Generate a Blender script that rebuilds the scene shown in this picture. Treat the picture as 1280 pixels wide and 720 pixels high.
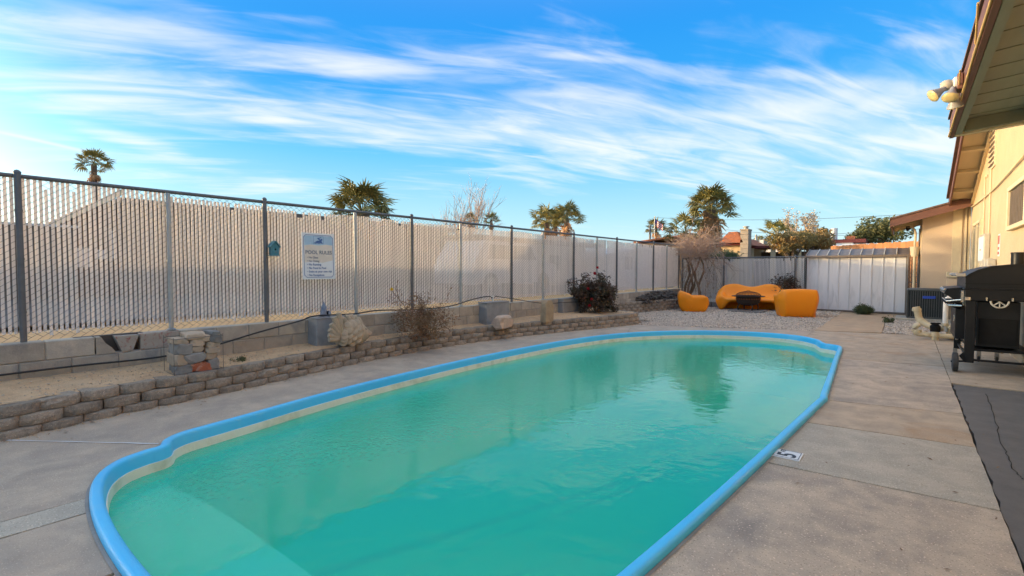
import bpy, bmesh, math, random
from mathutils import Vector, Matrix, Euler, noise as mnoise
R=math.radians
rnd=random.Random(7)
scene=bpy.context.scene
for o in list(bpy.data.objects): bpy.data.objects.remove(o)
C=scene.collection

# ------------------------------------------------------------------ camera
CAMH=1.4; FPX=604.0; PITCH=R(-2.2); YAW=math.atan(493/604.0)
cam=bpy.data.objects.new('camera',bpy.data.cameras.new('camera')); C.objects.link(cam)
cam.location=(0,0,CAMH); cam.rotation_euler=(R(90)+PITCH,0,YAW)
cam.data.sensor_width=36; cam.data.lens=36*FPX/1280; cam.data.clip_start=.05; cam.data.clip_end=5000
scene.camera=cam
# ------------------------------------------------------------------ light
SUN_EL=R(5.6); SUN_AZ=R(211)      # direction TO the sun, measured from +X counter-clockwise
sd=Vector((math.cos(SUN_AZ)*math.cos(SUN_EL),math.sin(SUN_AZ)*math.cos(SUN_EL),math.sin(SUN_EL)))
sl=bpy.data.lights.new('sun','SUN'); sl.energy=.90; sl.angle=R(.6); sl.color=(1,.74,.42)
so=bpy.data.objects.new('sun',sl); C.objects.link(so); so.rotation_euler=sd.to_track_quat('Z','Y').to_euler()
so.location=(-20,0,20)
w=bpy.data.worlds.new('World'); scene.world=w; w.use_nodes=True
nt=w.node_tree; nt.nodes.clear(); L=nt.links.new
def N(t,**k):
    n=nt.nodes.new(t)
    for a,b in k.items(): setattr(n,a,b)
    return n
out=N('ShaderNodeOutputWorld'); bg=N('ShaderNodeBackground'); L(bg.outputs[0],out.inputs[0])
sky=N('ShaderNodeTexSky'); sky.sky_type='NISHITA'; sky.sun_disc=False; sky.sun_elevation=SUN_EL
sky.sun_rotation=math.atan2(sd.x,sd.y)   # Nishita: 0 = +Y, clockwise
sky.air_density=1.0; sky.dust_density=1.5; sky.ozone_density=2.0; sky.altitude=800
tc=N('ShaderNodeTexCoord'); sep=N('ShaderNodeSeparateXYZ'); L(tc.outputs['Generated'],sep.inputs[0])
# sky colour by height above the horizon, blended with the physical sky
ramp=N('ShaderNodeValToRGB'); cr=ramp.color_ramp
cr.elements[0].position=0; cr.elements[0].color=(1.75,2.15,2.2,1)
cr.elements[1].position=1; cr.elements[1].color=(1.5,1.9,2.5,1)  # zenith stops lightened above the view to fill the shade
for p,c in ((.10,(1.0,1.75,2.1)),(.22,(.31,1.27,2.07)),(.34,(.05,.82,2.0)),(.48,(.015,.65,1.95)),(.62,(.7,1.25,2.2))):
    e=cr.elements.new(p); e.color=(*c,1)
L(sep.outputs[2],ramp.inputs[0])
mixs=N('ShaderNodeMix',data_type='RGBA',blend_type='ADD'); mixs.inputs[0].default_value=1.0
L(ramp.outputs[0],mixs.inputs[6])
# sunset glow: the physical sky, warm and strongest round the sun
dt=N('ShaderNodeVectorMath',operation='DOT_PRODUCT'); L(tc.outputs['Generated'],dt.inputs[0]); dt.inputs[1].default_value=tuple(sd)
d1=N('ShaderNodeMath',operation='MAXIMUM'); L(dt.outputs['Value'],d1.inputs[0]); d1.inputs[1].default_value=0
d2=N('ShaderNodeMath',operation='POWER'); L(d1.outputs[0],d2.inputs[0]); d2.inputs[1].default_value=10
d3=N('ShaderNodeMath',operation='MULTIPLY_ADD'); L(d2.outputs[0],d3.inputs[0]); d3.inputs[1].default_value=2.9; d3.inputs[2].default_value=.08
gm=N('ShaderNodeVectorMath',operation='SCALE'); L(sky.outputs[0],gm.inputs[0]); L(d3.outputs[0],gm.inputs['Scale'])
gt=N('ShaderNodeVectorMath',operation='MULTIPLY'); L(gm.outputs[0],gt.inputs[0]); gt.inputs[1].default_value=(1.05,.95,.80)
L(gt.outputs[0],mixs.inputs[7])
# cirrus: noise on a plane overhead
za=N('ShaderNodeMath',operation='MAXIMUM'); L(sep.outputs[2],za.inputs[0]); za.inputs[1].default_value=0
zb=N('ShaderNodeMath',operation='ADD'); L(za.outputs[0],zb.inputs[0]); zb.inputs[1].default_value=.16
du=N('ShaderNodeMath',operation='DIVIDE'); L(sep.outputs[0],du.inputs[0]); L(zb.outputs[0],du.inputs[1])
dv=N('ShaderNodeMath',operation='DIVIDE'); L(sep.outputs[1],dv.inputs[0]); L(zb.outputs[0],dv.inputs[1])
def mth(op,a,b=0.0,c=0.0):
    n=N('ShaderNodeMath',operation=op)
    for i,x in enumerate((a,b,c)):
        if isinstance(x,(int,float)): n.inputs[i].default_value=x
        else: L(x,n.inputs[i])
    return n.outputs[0]
def lin(ca,cb,k):       # ca*u + cb*v + k on the cloud layer
    return mth('ADD',mth('MULTIPLY_ADD',du.outputs[0],ca,k),mth('MULTIPLY',dv.outputs[0],cb))
def cloud(ang,sa,sb,det,dist,lo,hi,off=(0,0),rough=.55):
    "wind-drawn noise: ang = drift direction, sa / sb = frequency along and across it"
    c_,s_=math.cos(R(ang)),math.sin(R(ang)); cvv=N('ShaderNodeCombineXYZ')
    L(lin(c_*sa,s_*sa,off[0]),cvv.inputs[0]); L(lin(-s_*sb,c_*sb,off[1]),cvv.inputs[1])
    no=N('ShaderNodeTexNoise'); L(cvv.outputs[0],no.inputs[0]); no.inputs['Scale'].default_value=1
    no.inputs['Detail'].default_value=det; no.inputs['Distortion'].default_value=dist; no.inputs['Roughness'].default_value=rough
    mr=N('ShaderNodeMapRange',interpolation_type='SMOOTHSTEP'); L(no.outputs[0],mr.inputs[0])
    mr.inputs[1].default_value=lo; mr.inputs[2].default_value=hi
    return mr.outputs[0]
_F=Vector((-math.sin(YAW)*math.cos(PITCH),math.cos(YAW)*math.cos(PITCH),math.sin(PITCH))); _Rt=Vector((math.cos(YAW),math.sin(YAW),0)); _U=_Rt.cross(_F)
def uvp(px,py):
    d=(_F+_Rt*((px-640)/FPX)-_U*((py-360)/FPX)).normalized(); z=max(d.z,0)+.16; return Vector((d.x/z,d.y/z))
def bank(p,q,w_,amp):   # one cloud bank lying between two bearings of the sky
    A=uvp(*p);B_=uvp(*q);c=(A+B_)/2; d=(B_-A); ln=d.length/2; d.normalize(); n=Vector((-d.y,d.x))
    mx=((p[0]+q[0])/2,(p[1]+q[1])/2); wd=abs((uvp(mx[0],mx[1]+w_)-uvp(*mx)).dot(n)); 
    a_=lin(d.x/ln,d.y/ln,-c.dot(d)/ln); b_=lin(n.x/wd,n.y/wd,-c.dot(n)/wd)
    e_=mth('ADD',mth('POWER',mth('ABSOLUTE',a_),4.0),mth('MULTIPLY',b_,b_)); return mth('MULTIPLY',mth('EXPONENT',mth('MULTIPLY',e_,-1.0)),amp)
n1=cloud(62,.8,1.9,8,1.1,.26,.74,(3.1,1.4),.52)
n2=cloud(58,1.5,6.5,9,1.0,.32,.72,(7.3,2.2),.54)
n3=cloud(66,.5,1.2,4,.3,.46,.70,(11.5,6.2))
banks=None
for bk in (((-80,100),(660,192),34,.80),((-140,36),(330,62),44,.62),((180,66),(560,98),18,.66),((520,172),(1280,210),58,.86),((920,84),(1220,124),18,.66),((820,30),(1060,66),30,.42),
           ((655,66),(800,80),8,.66),((70,148),(245,202),13,.66),((500,204),(740,240),9,.5),((560,20),(780,34),24,.26),((1080,55),(1240,50),16,.45),((300,18),(430,24),12,.42),((-40,190),(420,236),26,.42),((600,120),(820,140),22,.3)):
    g_=bank(*bk); banks=g_ if banks is None else mth('MAXIMUM',banks,g_)
tex=mth('ADD',mth('MULTIPLY',n1,.55),mth('MULTIPLY',n2,.45))
hi_=N('ShaderNodeMapRange',interpolation_type='SMOOTHSTEP'); L(sep.outputs[2],hi_.inputs[0]); hi_.inputs[1].default_value=.42; hi_.inputs[2].default_value=.75   # unseen veil overhead, added to brighten the shade
fld=mth('ADD',mth('MULTIPLY',banks,.80),mth('MULTIPLY',mth('SUBTRACT',tex,.45),.85))
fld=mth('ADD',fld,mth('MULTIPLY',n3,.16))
sm_=N('ShaderNodeMapRange',interpolation_type='SMOOTHSTEP'); L(fld,sm_.inputs[0]); sm_.inputs[1].default_value=.15; sm_.inputs[2].default_value=1.12
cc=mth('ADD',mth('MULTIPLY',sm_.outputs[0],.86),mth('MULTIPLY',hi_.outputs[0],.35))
cc=mth('ADD',cc,bank((-10,163),(106,189),2.2,.5))
cc=mth('MINIMUM',cc,.95)
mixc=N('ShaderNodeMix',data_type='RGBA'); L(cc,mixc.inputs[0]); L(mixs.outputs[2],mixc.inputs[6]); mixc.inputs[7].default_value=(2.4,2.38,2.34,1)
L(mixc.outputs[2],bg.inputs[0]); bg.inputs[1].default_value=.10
vs=scene.view_settings; vs.view_transform='Standard'; vs.look='None'; vs.gamma=1; vs.use_curve_mapping=False; vs.exposure=2.22
scene.render.engine='CYCLES'; scene.cycles.max_bounces=8; scene.cycles.transparent_max_bounces=16
scene.cycles.caustics_reflective=False; scene.cycles.caustics_refractive=False

# ------------------------------------------------------------------ helpers
_f=Vector((-math.sin(YAW)*math.cos(PITCH),math.cos(YAW)*math.cos(PITCH),math.sin(PITCH)))
_r=Vector((math.cos(YAW),math.sin(YAW),0)); _u=_r.cross(_f)
def at(px,py,Y=None,X=None,Z=None):
    "surveying aid: the place in the yard of a point of the photograph, given its distance"
    d=_f+_r*((px-640)/FPX)-_u*((py-360)/FPX)
    k=Y/d.y if Y is not None else (X/d.x if X is not None else (Z-CAMH)/d.z)
    return Vector((0,0,CAMH))+d*k
LOC={}
class G:
    def __init__(s): s.v=[]; s.f=[]; s.m=[]; s.mi=0
    def add(s,vs,fs):
        n=len(s.v); s.v.extend([tuple(v) for v in vs]); s.f.extend([tuple(i+n for i in f) for f in fs]); s.m.extend([s.mi]*len(fs)); return s
    def box(s,c,d,rot=None,b=0,taper=1):
        c=Vector(c); hx,hy,hz=d[0]/2,d[1]/2,d[2]/2
        M=rot if rot else Matrix.Identity(3)
        if b<=0:
            P=[(-hx,-hy,-hz),(hx,-hy,-hz),(hx,hy,-hz),(-hx,hy,-hz),(-hx*taper,-hy*taper,hz),(hx*taper,-hy*taper,hz),(hx*taper,hy*taper,hz),(-hx*taper,hy*taper,hz)]
            F=[(0,3,2,1),(4,5,6,7),(0,1,5,4),(1,2,6,5),(2,3,7,6),(3,0,4,7)]
        else:
            P=[];F=[];ix={}
            for sx in(-1,1):
                for sy in(-1,1):
                    for sz in(-1,1):
                        for a in range(3):
                            q=[sx*(hx-b),sy*(hy-b),sz*(hz-b)]; q[a]=(sx*hx,sy*hy,sz*hz)[a]
                            ix[(sx,sy,sz,a)]=len(P); P.append(tuple(q))
            for a in range(3):
                o=[(1,2),(2,0),(0,1)][a]
                for sg in(-1,1):
                    q=[]
                    for t in((-1,-1),(1,-1),(1,1),(-1,1)):
                        k=[0,0,0]; k[a]=sg; k[o[0]]=t[0]; k[o[1]]=t[1]; q.append(ix[(*k,a)])
                    F.append(tuple(q if sg>0 else q[::-1]))
            for a in range(3):
                o=[(1,2),(2,0),(0,1)][a]
                for t0 in(-1,1):
                    for t1 in(-1,1):
                        k=[0,0,0]; k[o[0]]=t0; k[o[1]]=t1
                        k1=list(k);k1[a]=-1;k2=list(k);k2[a]=1
                        q=[ix[(*k1,o[0])],ix[(*k2,o[0])],ix[(*k2,o[1])],ix[(*k1,o[1])]]
                        F.append(tuple(q if t0*t1<0 else q[::-1]))
            for sx in(-1,1):
                for sy in(-1,1):
                    for sz in(-1,1):
                        q=[ix[(sx,sy,sz,a)] for a in range(3)]
                        F.append(tuple(q if sx*sy*sz>0 else q[::-1]))
        return s.add([c+M@Vector(p) for p in P],F)
    def tube(s,pts,r,n=8,caps=True):
        pts=[Vector(p) for p in pts]; m=len(pts)
        rs=r if isinstance(r,(list,tuple)) else [r]*m
        V=[];F=[];ref=None
        for i,p in enumerate(pts):
            t=(pts[min(i+1,m-1)]-pts[max(i-1,0)]).normalized()
            if ref is None:
                ref=Vector((0,0,1)) if abs(t.z)<.9 else Vector((1,0,0))
            a=t.cross(ref)
            if a.length<1e-5: a=t.cross(Vector((1,.3,0)))
            a.normalize(); bb=t.cross(a).normalized(); ref=-bb if False else ref
            for k in range(n):
                an=2*math.pi*k/n; V.append(p+(a*math.cos(an)+bb*math.sin(an))*rs[i])
        for i in range(m-1):
            for k in range(n):
                k2=(k+1)%n; F.append((i*n+k,i*n+k2,(i+1)*n+k2,(i+1)*n+k))
        if caps: F.append(tuple(range(n))[::-1]); F.append(tuple((m-1)*n+k for k in range(n)))
        return s.add(V,F)
    def lathe(s,prof,c=(0,0,0),n=20,rot=None,caps=True):
        c=Vector(c); M=rot if rot else Matrix.Identity(3); V=[];F=[]
        for r,z in prof:
            for k in range(n):
                a=2*math.pi*k/n; V.append(c+M@Vector((r*math.cos(a),r*math.sin(a),z)))
        for i in range(len(prof)-1):
            for k in range(n):
                k2=(k+1)%n; F.append((i*n+k,i*n+k2,(i+1)*n+k2,(i+1)*n+k))
        if caps: F.append(tuple(range(n))[::-1]); F.append(tuple((len(prof)-1)*n+k for k in range(n)))
        return s.add(V,F)
    def prism(s,poly,z0,z1,axes=(0,1,2)):
        "extrude a 2D polygon; axes gives which world axes hold (u,v,height)"
        n=len(poly);V=[]
        for z in(z0,z1):
            for p in poly:
                q=[0,0,0]; q[axes[0]]=p[0]; q[axes[1]]=p[1]; q[axes[2]]=z; V.append(q)
        return s.add(V,[tuple(range(n))[::-1],tuple(range(n,2*n))]+[(i,(i+1)%n,n+(i+1)%n,n+i) for i in range(n)])
    def mesh(s,name,mats,smooth=False,origin=(0,0,0),fixn=False):
        me=bpy.data.meshes.new(name); o=Vector(origin)
        me.from_pydata([(v[0]-o.x,v[1]-o.y,v[2]-o.z) for v in s.v],[],s.f)
        if not isinstance(mats,(list,tuple)): mats=[mats]
        for m in mats: me.materials.append(m)
        if len(mats)>1: me.polygons.foreach_set('material_index',s.m)
        if fixn:
            bm=bmesh.new(); bm.from_mesh(me); bmesh.ops.recalc_face_normals(bm,faces=bm.faces); bm.to_mesh(me); bm.free()
        if smooth:
            me.polygons.foreach_set('use_smooth',[True]*len(me.polygons))
            try: me.set_sharp_from_angle(angle=R(smooth if smooth>1 else 40))
            except Exception: pass
        me.update(); return me
def tag(o,label=None,cat=None,group=None,kind=None):
    if label: o['label']=label
    if cat: o['category']=cat
    if group: o['group']=group
    if kind: o['kind']=kind
    return o
def thing(name,label,cat,loc=(0,0,0),rz=0,group=None,kind=None):
    o=bpy.data.objects.new(name,None); C.objects.link(o); o.location=loc; o.rotation_euler=(0,0,rz); o.empty_display_size=.2
    LOC[o.name]=Vector(loc); return tag(o,label,cat,group,kind)
def part(name,g,mat,parent=None,smooth=False,local=False,kind=None,label=None,fixn=True):
    "one mesh object; coordinates are world unless local=True"
    og=Vector((0,0,0)) if (local or parent is None) else LOC[parent.name]
    me=g.mesh(name,mat,smooth,og,fixn) if isinstance(g,G) else g
    o=bpy.data.objects.new(name,me); C.objects.link(o)
    if parent: o.parent=parent
    LOC[o.name]=og if parent else Vector((0,0,0))
    return tag(o,label=label,kind=kind)
def inst(name,me,parent,loc,rot=(0,0,0),sc=(1,1,1)):
    "an object that shares mesh data, placed in its parent's frame"
    o=bpy.data.objects.new(name,me); C.objects.link(o)
    if parent: o.parent=parent
    o.location=loc; o.rotation_euler=rot; o.scale=sc; return o
def lerp(a,b,t): return a+(b-a)*t
def rotz(a): return Matrix.Rotation(a,3,'Z')

# ------------------------------------------------------------------ materials
def mk(name,c1,c2=None,scale=4,rough=.75,bump=.15,bscale=40,world=False,rv=0,metal=0,c3=None,s3=1.2,speck=0,spscale=250,spec=.5,stretch=None,alpha=None,trans=0,coat=0,bdist=.01,lo=.35,hi=.65):
    m=bpy.data.materials.new(name); m.use_nodes=True; t=m.node_tree; nd=t.nodes; lk=t.links.new
    b=nd['Principled BSDF']; b.inputs['Roughness'].default_value=rough; b.inputs['Metallic'].default_value=metal
    b.inputs['Specular IOR Level'].default_value=spec
    if coat: b.inputs['Coat Weight'].default_value=coat; b.inputs['Coat Roughness'].default_value=.1
    tc=nd.new('ShaderNodeTexCoord')
    if world:
        g=nd.new('ShaderNodeNewGeometry'); vec=g.outputs['Position']
    else: vec=tc.outputs['Object']
    if rv or not world:
        oi=nd.new('ShaderNodeObjectInfo')
        if not world:
            ad=nd.new('ShaderNodeVectorMath'); ad.operation='MULTIPLY_ADD'
            cb=nd.new('ShaderNodeCombineXYZ'); lk(oi.outputs['Random'],cb.inputs[0]); lk(oi.outputs['Random'],cb.inputs[1])
            lk(cb.outputs[0],ad.inputs[0]); ad.inputs[1].default_value=(31,17,0); lk(vec,ad.inputs[2]); vec=ad.outputs[0]
    if stretch:
        mp=nd.new('ShaderNodeMapping'); mp.inputs['Scale'].default_value=stretch; lk(vec,mp.inputs[0]); vec=mp.outputs[0]
    def noise(s,d=6,r=.6,dist=0):
        n=nd.new('ShaderNodeTexNoise'); n.inputs['Scale'].default_value=s; n.inputs['Detail'].default_value=d
        n.inputs['Roughness'].default_value=r; n.inputs['Distortion'].default_value=dist; lk(vec,n.inputs[0]); return n.outputs[0]
    def rng(o,a,bq,c=0,d=1):
        r=nd.new('ShaderNodeMapRange'); lk(o,r.inputs[0]); r.inputs[1].default_value=a; r.inputs[2].default_value=bq; r.inputs[3].default_value=c; r.inputs[4].default_value=d; return r.outputs[0]
    def mix(f,a,bq,mode='MIX'):
        x=nd.new('ShaderNodeMix'); x.data_type='RGBA'; x.blend_type=mode
        if isinstance(f,(int,float)): x.inputs[0].default_value=f
        else: lk(f,x.inputs[0])
        for i,q in((6,a),(7,bq)):
            if isinstance(q,tuple): x.inputs[i].default_value=(*q[:3],1)
            else: lk(q,x.inputs[i])
        return x.outputs[2]
    if c2 is None: c2=tuple(x*.8 for x in c1)
    col=mix(rng(noise(scale,8,.62,.4),lo,hi),c1,c2)
    if c3: col=mix(rng(noise(s3,5,.6,.8),.52,.72),col,c3)
    if speck: col=mix(rng(noise(spscale,2,.5),.60,.70,0,speck),col,tuple(x*.45 for x in c1)); col=mix(rng(noise(spscale*.8+9,2,.5),.62,.7,0,speck),col,tuple(min(1,x*1.5) for x in c1))
    if rv:
        hv=nd.new('ShaderNodeHueSaturation'); lk(col,hv.inputs['Color']); lk(rng(oi.outputs['Random'],0,1,1-rv,1+rv),hv.inputs['Value']); col=hv.outputs[0]
    lk(col,b.inputs['Base Color'])
    lk(rng(noise(scale*2.3,4),.3,.7,max(0,rough-.08),min(1,rough+.08)),b.inputs['Roughness'])
    if bump:
        bp=nd.new('ShaderNodeBump'); bp.inputs['Strength'].default_value=bump; bp.inputs['Distance'].default_value=bdist; lk(noise(bscale,6,.65),bp.inputs['Height']); lk(bp.outputs[0],b.inputs['Normal'])
    if trans:
        tl=nd.new('ShaderNodeBsdfTranslucent'); lk(col,tl.inputs[0]); ms=nd.new('ShaderNodeMixShader'); ms.inputs[0].default_value=trans
        lk(b.outputs[0],ms.inputs[1]); lk(tl.outputs[0],ms.inputs[2]); lk(ms.outputs[0],nd['Material Output'].inputs[0])
    return m
M={}
M['deck']=mk('deck concrete',(.54,.435,.325),(.37,.305,.24),4.2,.82,.6,55,True,c3=(.27,.235,.20),s3=1.1,speck=.95,spscale=95,bdist=.006,lo=.37,hi=.63)
M['deck2']=mk('deck concrete tan',(.51,.40,.285),(.36,.29,.215),4.2,.82,.5,60,True,c3=(.40,.27,.16),s3=1.5,speck=.7,spscale=120,bdist=.006)
M['deck3']=mk('deck concrete pale',(.49,.43,.34),(.37,.33,.265),4.6,.8,.5,60,True,c3=(.33,.29,.235),s3=1.3,speck=.95,spscale=95,bdist=.006)
M['deckcool']=mk('deck concrete weathered',(.48,.385,.29),(.34,.28,.22),3.2,.82,.35,60,True,c3=(.30,.255,.215),s3=.9,speck=.6,spscale=125,bdist=.006)
M['asph']=mk('dark patio concrete',(.14,.13,.12),(.11,.104,.096),3,.75,.2,60,True,c3=(.135,.125,.115),s3=1.2,speck=.25,spscale=110,bdist=.003)
M['sand']=mk('planter sand',(.62,.42,.24),(.48,.32,.185),5,.95,.6,55,True,c3=(.56,.40,.25),s3=2,speck=.6,spscale=90,bdist=.012)
M['earth']=mk('desert earth',(.48,.33,.19),(.38,.27,.16),1.5,.95,.5,25,True,c3=(.52,.4,.26),s3=.3,speck=.3,spscale=60,bdist=.02)
M['gravelbase']=mk('gravel bed base',(.30,.25,.20),(.2,.17,.14),40,.9,.8,90,True,bdist=.02)
M['stone']=mk('gravel stones',(.62,.52,.42),(.36,.31,.27),18,.85,.2,80,True,c3=(.55,.45,.33),s3=27,lo=.42,hi=.58)
M['flag']=mk('tan stepping slab',(.50,.36,.23),(.42,.30,.19),4,.88,.3,70,True,c3=(.38,.29,.2),s3=2)
M['rblock']=mk('split-face retaining block',(.36,.295,.225),(.24,.195,.15),22,.92,1.0,55,rv=.16,c3=(.18,.15,.12),s3=12,speck=.8,spscale=110,bdist=.012)
M['cmu']=mk('concrete block',(.45,.385,.30),(.35,.305,.245),6,.9,.5,60,rv=.16,c3=(.25,.235,.215),s3=3.5,speck=.3,spscale=120)
M['cmured']=mk('red-flecked concrete block',(.38,.34,.28),(.33,.29,.24),8,.9,.4,60,c3=(.28,.035,.03),s3=22)
M['mortar']=mk('mortar',(.36,.335,.30),None,10,.95,.5,50,True)
M['grayc']=mk('smooth gray render',(.30,.295,.29),(.22,.22,.22),5,.8,.2,50,c3=(.29,.285,.27),s3=7)
M['slat']=mk('privacy slat plastic',(.88,.815,.76),(.82,.76,.71),7,.55,.1,30,rv=.06,trans=.40,stretch=(1,1,.25))
M['wire']=mk('galvanised wire',(.11,.105,.10),None,10,.5,0,metal=.4)
M['postdark']=mk('dark fence post',(.15,.15,.155),(.12,.12,.125),8,.5,.1,60,metal=.4)
M['postgal']=mk('galvanised post',(.42,.43,.43),(.34,.35,.35),6,.45,.1,60,metal=.5)
M['poolblue']=mk('blue pool gelcoat',(.075,.56,.93),(.05,.50,.90),.9,.38,.0,20,True,c3=(.11,.54,.88),s3=3.5,coat=.1)
M['poolcream']=mk('cream tile line',(.82,.80,.70),(.74,.73,.62),4,.35,.05,20,True,c3=(.5,.52,.4),s3=3)
M['poolwall']=mk('pool wall',(.62,.84,.74),(.57,.80,.70),1.5,.5,0,world=True)
M['stucco']=mk('cream stucco',(.60,.455,.285),(.55,.415,.255),1.5,.92,1.0,24,True,c3=(.52,.40,.25),s3=.8,bdist=.02)
M['stucco2']=mk('pink cream stucco',(.62,.48,.34),(.58,.45,.32),1.5,.92,.9,55,True,bdist=.012)
M['soffit']=mk('painted soffit board',(.60,.49,.31),(.55,.45,.28),4,.7,.1,40,stretch=(1,.2,1))
M['soffitg']=mk('sage painted soffit board',(.25,.26,.195),(.21,.22,.165),5,.7,.2,40,True,stretch=(1,.15,1))
M['fascia']=mk('brown fascia paint',(.155,.068,.045),(.13,.056,.038),5,.6,.1,50,True,stretch=(1,.2,1))
M['trim']=mk('cream trim',(.66,.56,.37),(.6,.5,.33),6,.6,.1,40)
M['shingle']=mk('roof shingle',(.17,.10,.075),(.12,.075,.06),12,.95,.5,40,True)
M['shed']=mk('shed metal',(.74,.715,.71),(.70,.68,.675),3,.5,.03,20,rv=.015,c3=(.56,.545,.54),s3=5,stretch=(1,1,.2))
M['shedtrim']=mk('brown shed trim',(.20,.155,.12),None,5,.55,.05,30)
M['shedroof']=mk('weathered shed roof',(.225,.185,.16),(.175,.145,.125),4,.6,.05,30,rv=.05)
M['orange']=mk('orange rotomoulded plastic',(1.0,.31,.008),(.98,.29,.007),3,.42,.03,90,spec=.4)
M['black']=mk('black grill paint',(.010,.010,.011),(.007,.007,.008),6,.42,.05,80,spec=.3)
M['blackm']=mk('matte black',(.009,.009,.009),None,6,.8,.1,60,spec=.2)
M['chrome']=mk('chrome',(.6,.58,.55),None,6,.22,0,metal=1)
M['rubber']=mk('gray rubber',(.045,.045,.045),None,6,.8,.2,60)
M['rust']=mk('rusted fire pit steel',(.045,.028,.02),(.03,.02,.016),14,.8,.3,40)
M['ac']=mk('dark gray condenser paint',(.075,.08,.075),(.06,.065,.062),4,.5,.05,40)
M['acdark']=mk('condenser inside',(.02,.022,.022),None,4,.7,0)
M['pvc']=mk('sun-yellowed pipe',(.60,.50,.32),(.52,.42,.26),6,.5,.05,30)
M['pvcw']=mk('white pipe',(.72,.70,.66),(.66,.63,.58),6,.4,.02,30)
M['bluelab']=mk('blue label',(.02,.07,.45),None,6,.4,0)
M['white']=mk('white paint',(.75,.76,.76),(.7,.71,.72),5,.5,.02,30)
M['sign']=mk('sign enamel',(.66,.72,.76),(.62,.68,.73),2,.18,0,spec=.7)
M['ink']=mk('navy print',(.03,.12,.33),None,5,.4,0)
M['inkg']=mk('gray print',(.16,.19,.24),None,5,.4,0)
M['inkk']=mk('black print',(.015,.015,.015),None,5,.5,0)
M['teal']=mk('teal birdhouse paint',(.10,.27,.30),(.07,.2,.24),30,.8,.3,60)
M['hose']=mk('black hose',(.015,.015,.016),None,5,.5,.05,40)
M['sandst']=mk('cast sand-coloured stone',(.47,.37,.26),(.38,.30,.21),14,.95,.7,60)
M['rockp']=mk('pink granite',(.55,.40,.29),(.44,.32,.24),9,.9,.6,25,c3=(.6,.5,.4),s3=6)
M['rockb']=mk('brown standing stone',(.40,.30,.18),(.30,.22,.14),9,.9,.6,25)
M['rockg']=mk('gray rock',(.26,.25,.23),(.19,.18,.17),9,.9,.7,25,rv=.2)
M['rockt']=mk('tan rock',(.47,.37,.27),(.36,.28,.2),9,.9,.7,25,rv=.15)
M['rockr']=mk('red rock',(.42,.12,.055),(.34,.1,.05),9,.9,.6,25,c3=(.5,.4,.33),s3=11)
M['wood']=mk('twig bark',(.26,.17,.105),(.20,.13,.085),12,.9,.3,40)
M['deadwood']=mk('bleached dead vine',(.50,.35,.26),(.38,.26,.19),9,.9,.2,40)
M['trunk']=mk('palm trunk',(.20,.14,.095),(.14,.1,.07),10,.95,.8,18,bdist=.04)
M['leafdry']=mk('dull rose leaves',(.20,.13,.06),(.26,.13,.07),3,.7,0,world=True,trans=.15)
M['leafrose']=mk('dark rose leaves',(.045,.055,.028),(.10,.045,.028),5,.55,0,world=True,c3=(.14,.07,.04),s3=8,trans=.1)
M['palm']=mk('palm frond green',(.30,.25,.075),(.20,.185,.055),2,.6,0,rv=.25,trans=.2)
M['palmdry']=mk('dead palm frond',(.60,.33,.15),(.45,.25,.12),2,.9,0,rv=.2,trans=.15)
M['leafg']=mk('green tree leaves',(.17,.17,.06),(.10,.115,.04),.9,.7,0,world=True,c3=(.15,.13,.05),s3=.5,trans=.2)
M['leafo']=mk('olive and rust leaves',(.34,.22,.075),(.22,.18,.06),.8,.7,0,world=True,c3=(.52,.25,.08),s3=.6,trans=.2)
M['leafp']=mk('pale dry leaves',(.55,.44,.32),(.42,.35,.24),1.5,.8,0,world=True,trans=.2)
M['leafs']=mk('bush leaves',(.06,.09,.035),(.09,.11,.04),6,.7,0,world=True,trans=.1)
M['red']=mk('red petals',(.45,.01,.025),None,6,.6,0,trans=.2)
M['yellow']=mk('yellow petals',(.85,.55,.02),None,6,.6,0,trans=.2)
M['nwall']=mk('neighbour brown stucco',(.20,.145,.11),(.17,.12,.09),1,.9,.3,30,True)
M['nwhite']=mk('neighbour white wall',(.70,.68,.66),(.64,.62,.6),1,.8,.2,30,True)
M['tile']=mk('terracotta roof tile',(.42,.15,.07),(.32,.11,.055),6,.9,.6,14,True,bdist=.05)
M['darkred']=mk('dark red trim',(.16,.03,.025),None,5,.6,.1,30)
M['chim']=mk('pale chimney block',(.40,.33,.25),(.34,.28,.215),5,.9,.5,20)
M['fencew']=mk('sunlit cedar board',(.50,.22,.08),(.40,.17,.065),5,.8,.3,30,rv=.15,stretch=(1,1,.2))
M['glass']=mk('window glass',(.05,.06,.07),None,3,.08,0,spec=.9)
M['frame']=mk('window frame',(.30,.29,.26),None,3,.5,0)
M['car']=mk('white car paint',(.62,.63,.65),None,3,.25,0,coat=.6)
M['tyre']=mk('tyre',(.02,.02,.02),None,3,.8,.1)
M['flagr']=mk('flag red',(.35,.03,.04),None,3,.8,0)
M['flagw']=mk('flag white',(.7,.68,.66),None,3,.8,0)
M['flagb']=mk('flag blue',(.03,.04,.2),None,3,.8,0)
M['line']=mk('utility wire',(.05,.05,.05),None,3,.7,0)
M['figure']=mk('blue glazed figurine',(.12,.16,.24),(.25,.27,.3),40,.4,.2,60)
M['notice']=mk('red notice',(.45,.12,.09),None,3,.5,0)
M['box']=mk('utility box gray',(.50,.46,.38),None,4,.5,.05,30)
M['stone_edge']=mk('worn paver',(.26,.235,.21),(.2,.18,.165),9,.9,.5,40)

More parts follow.
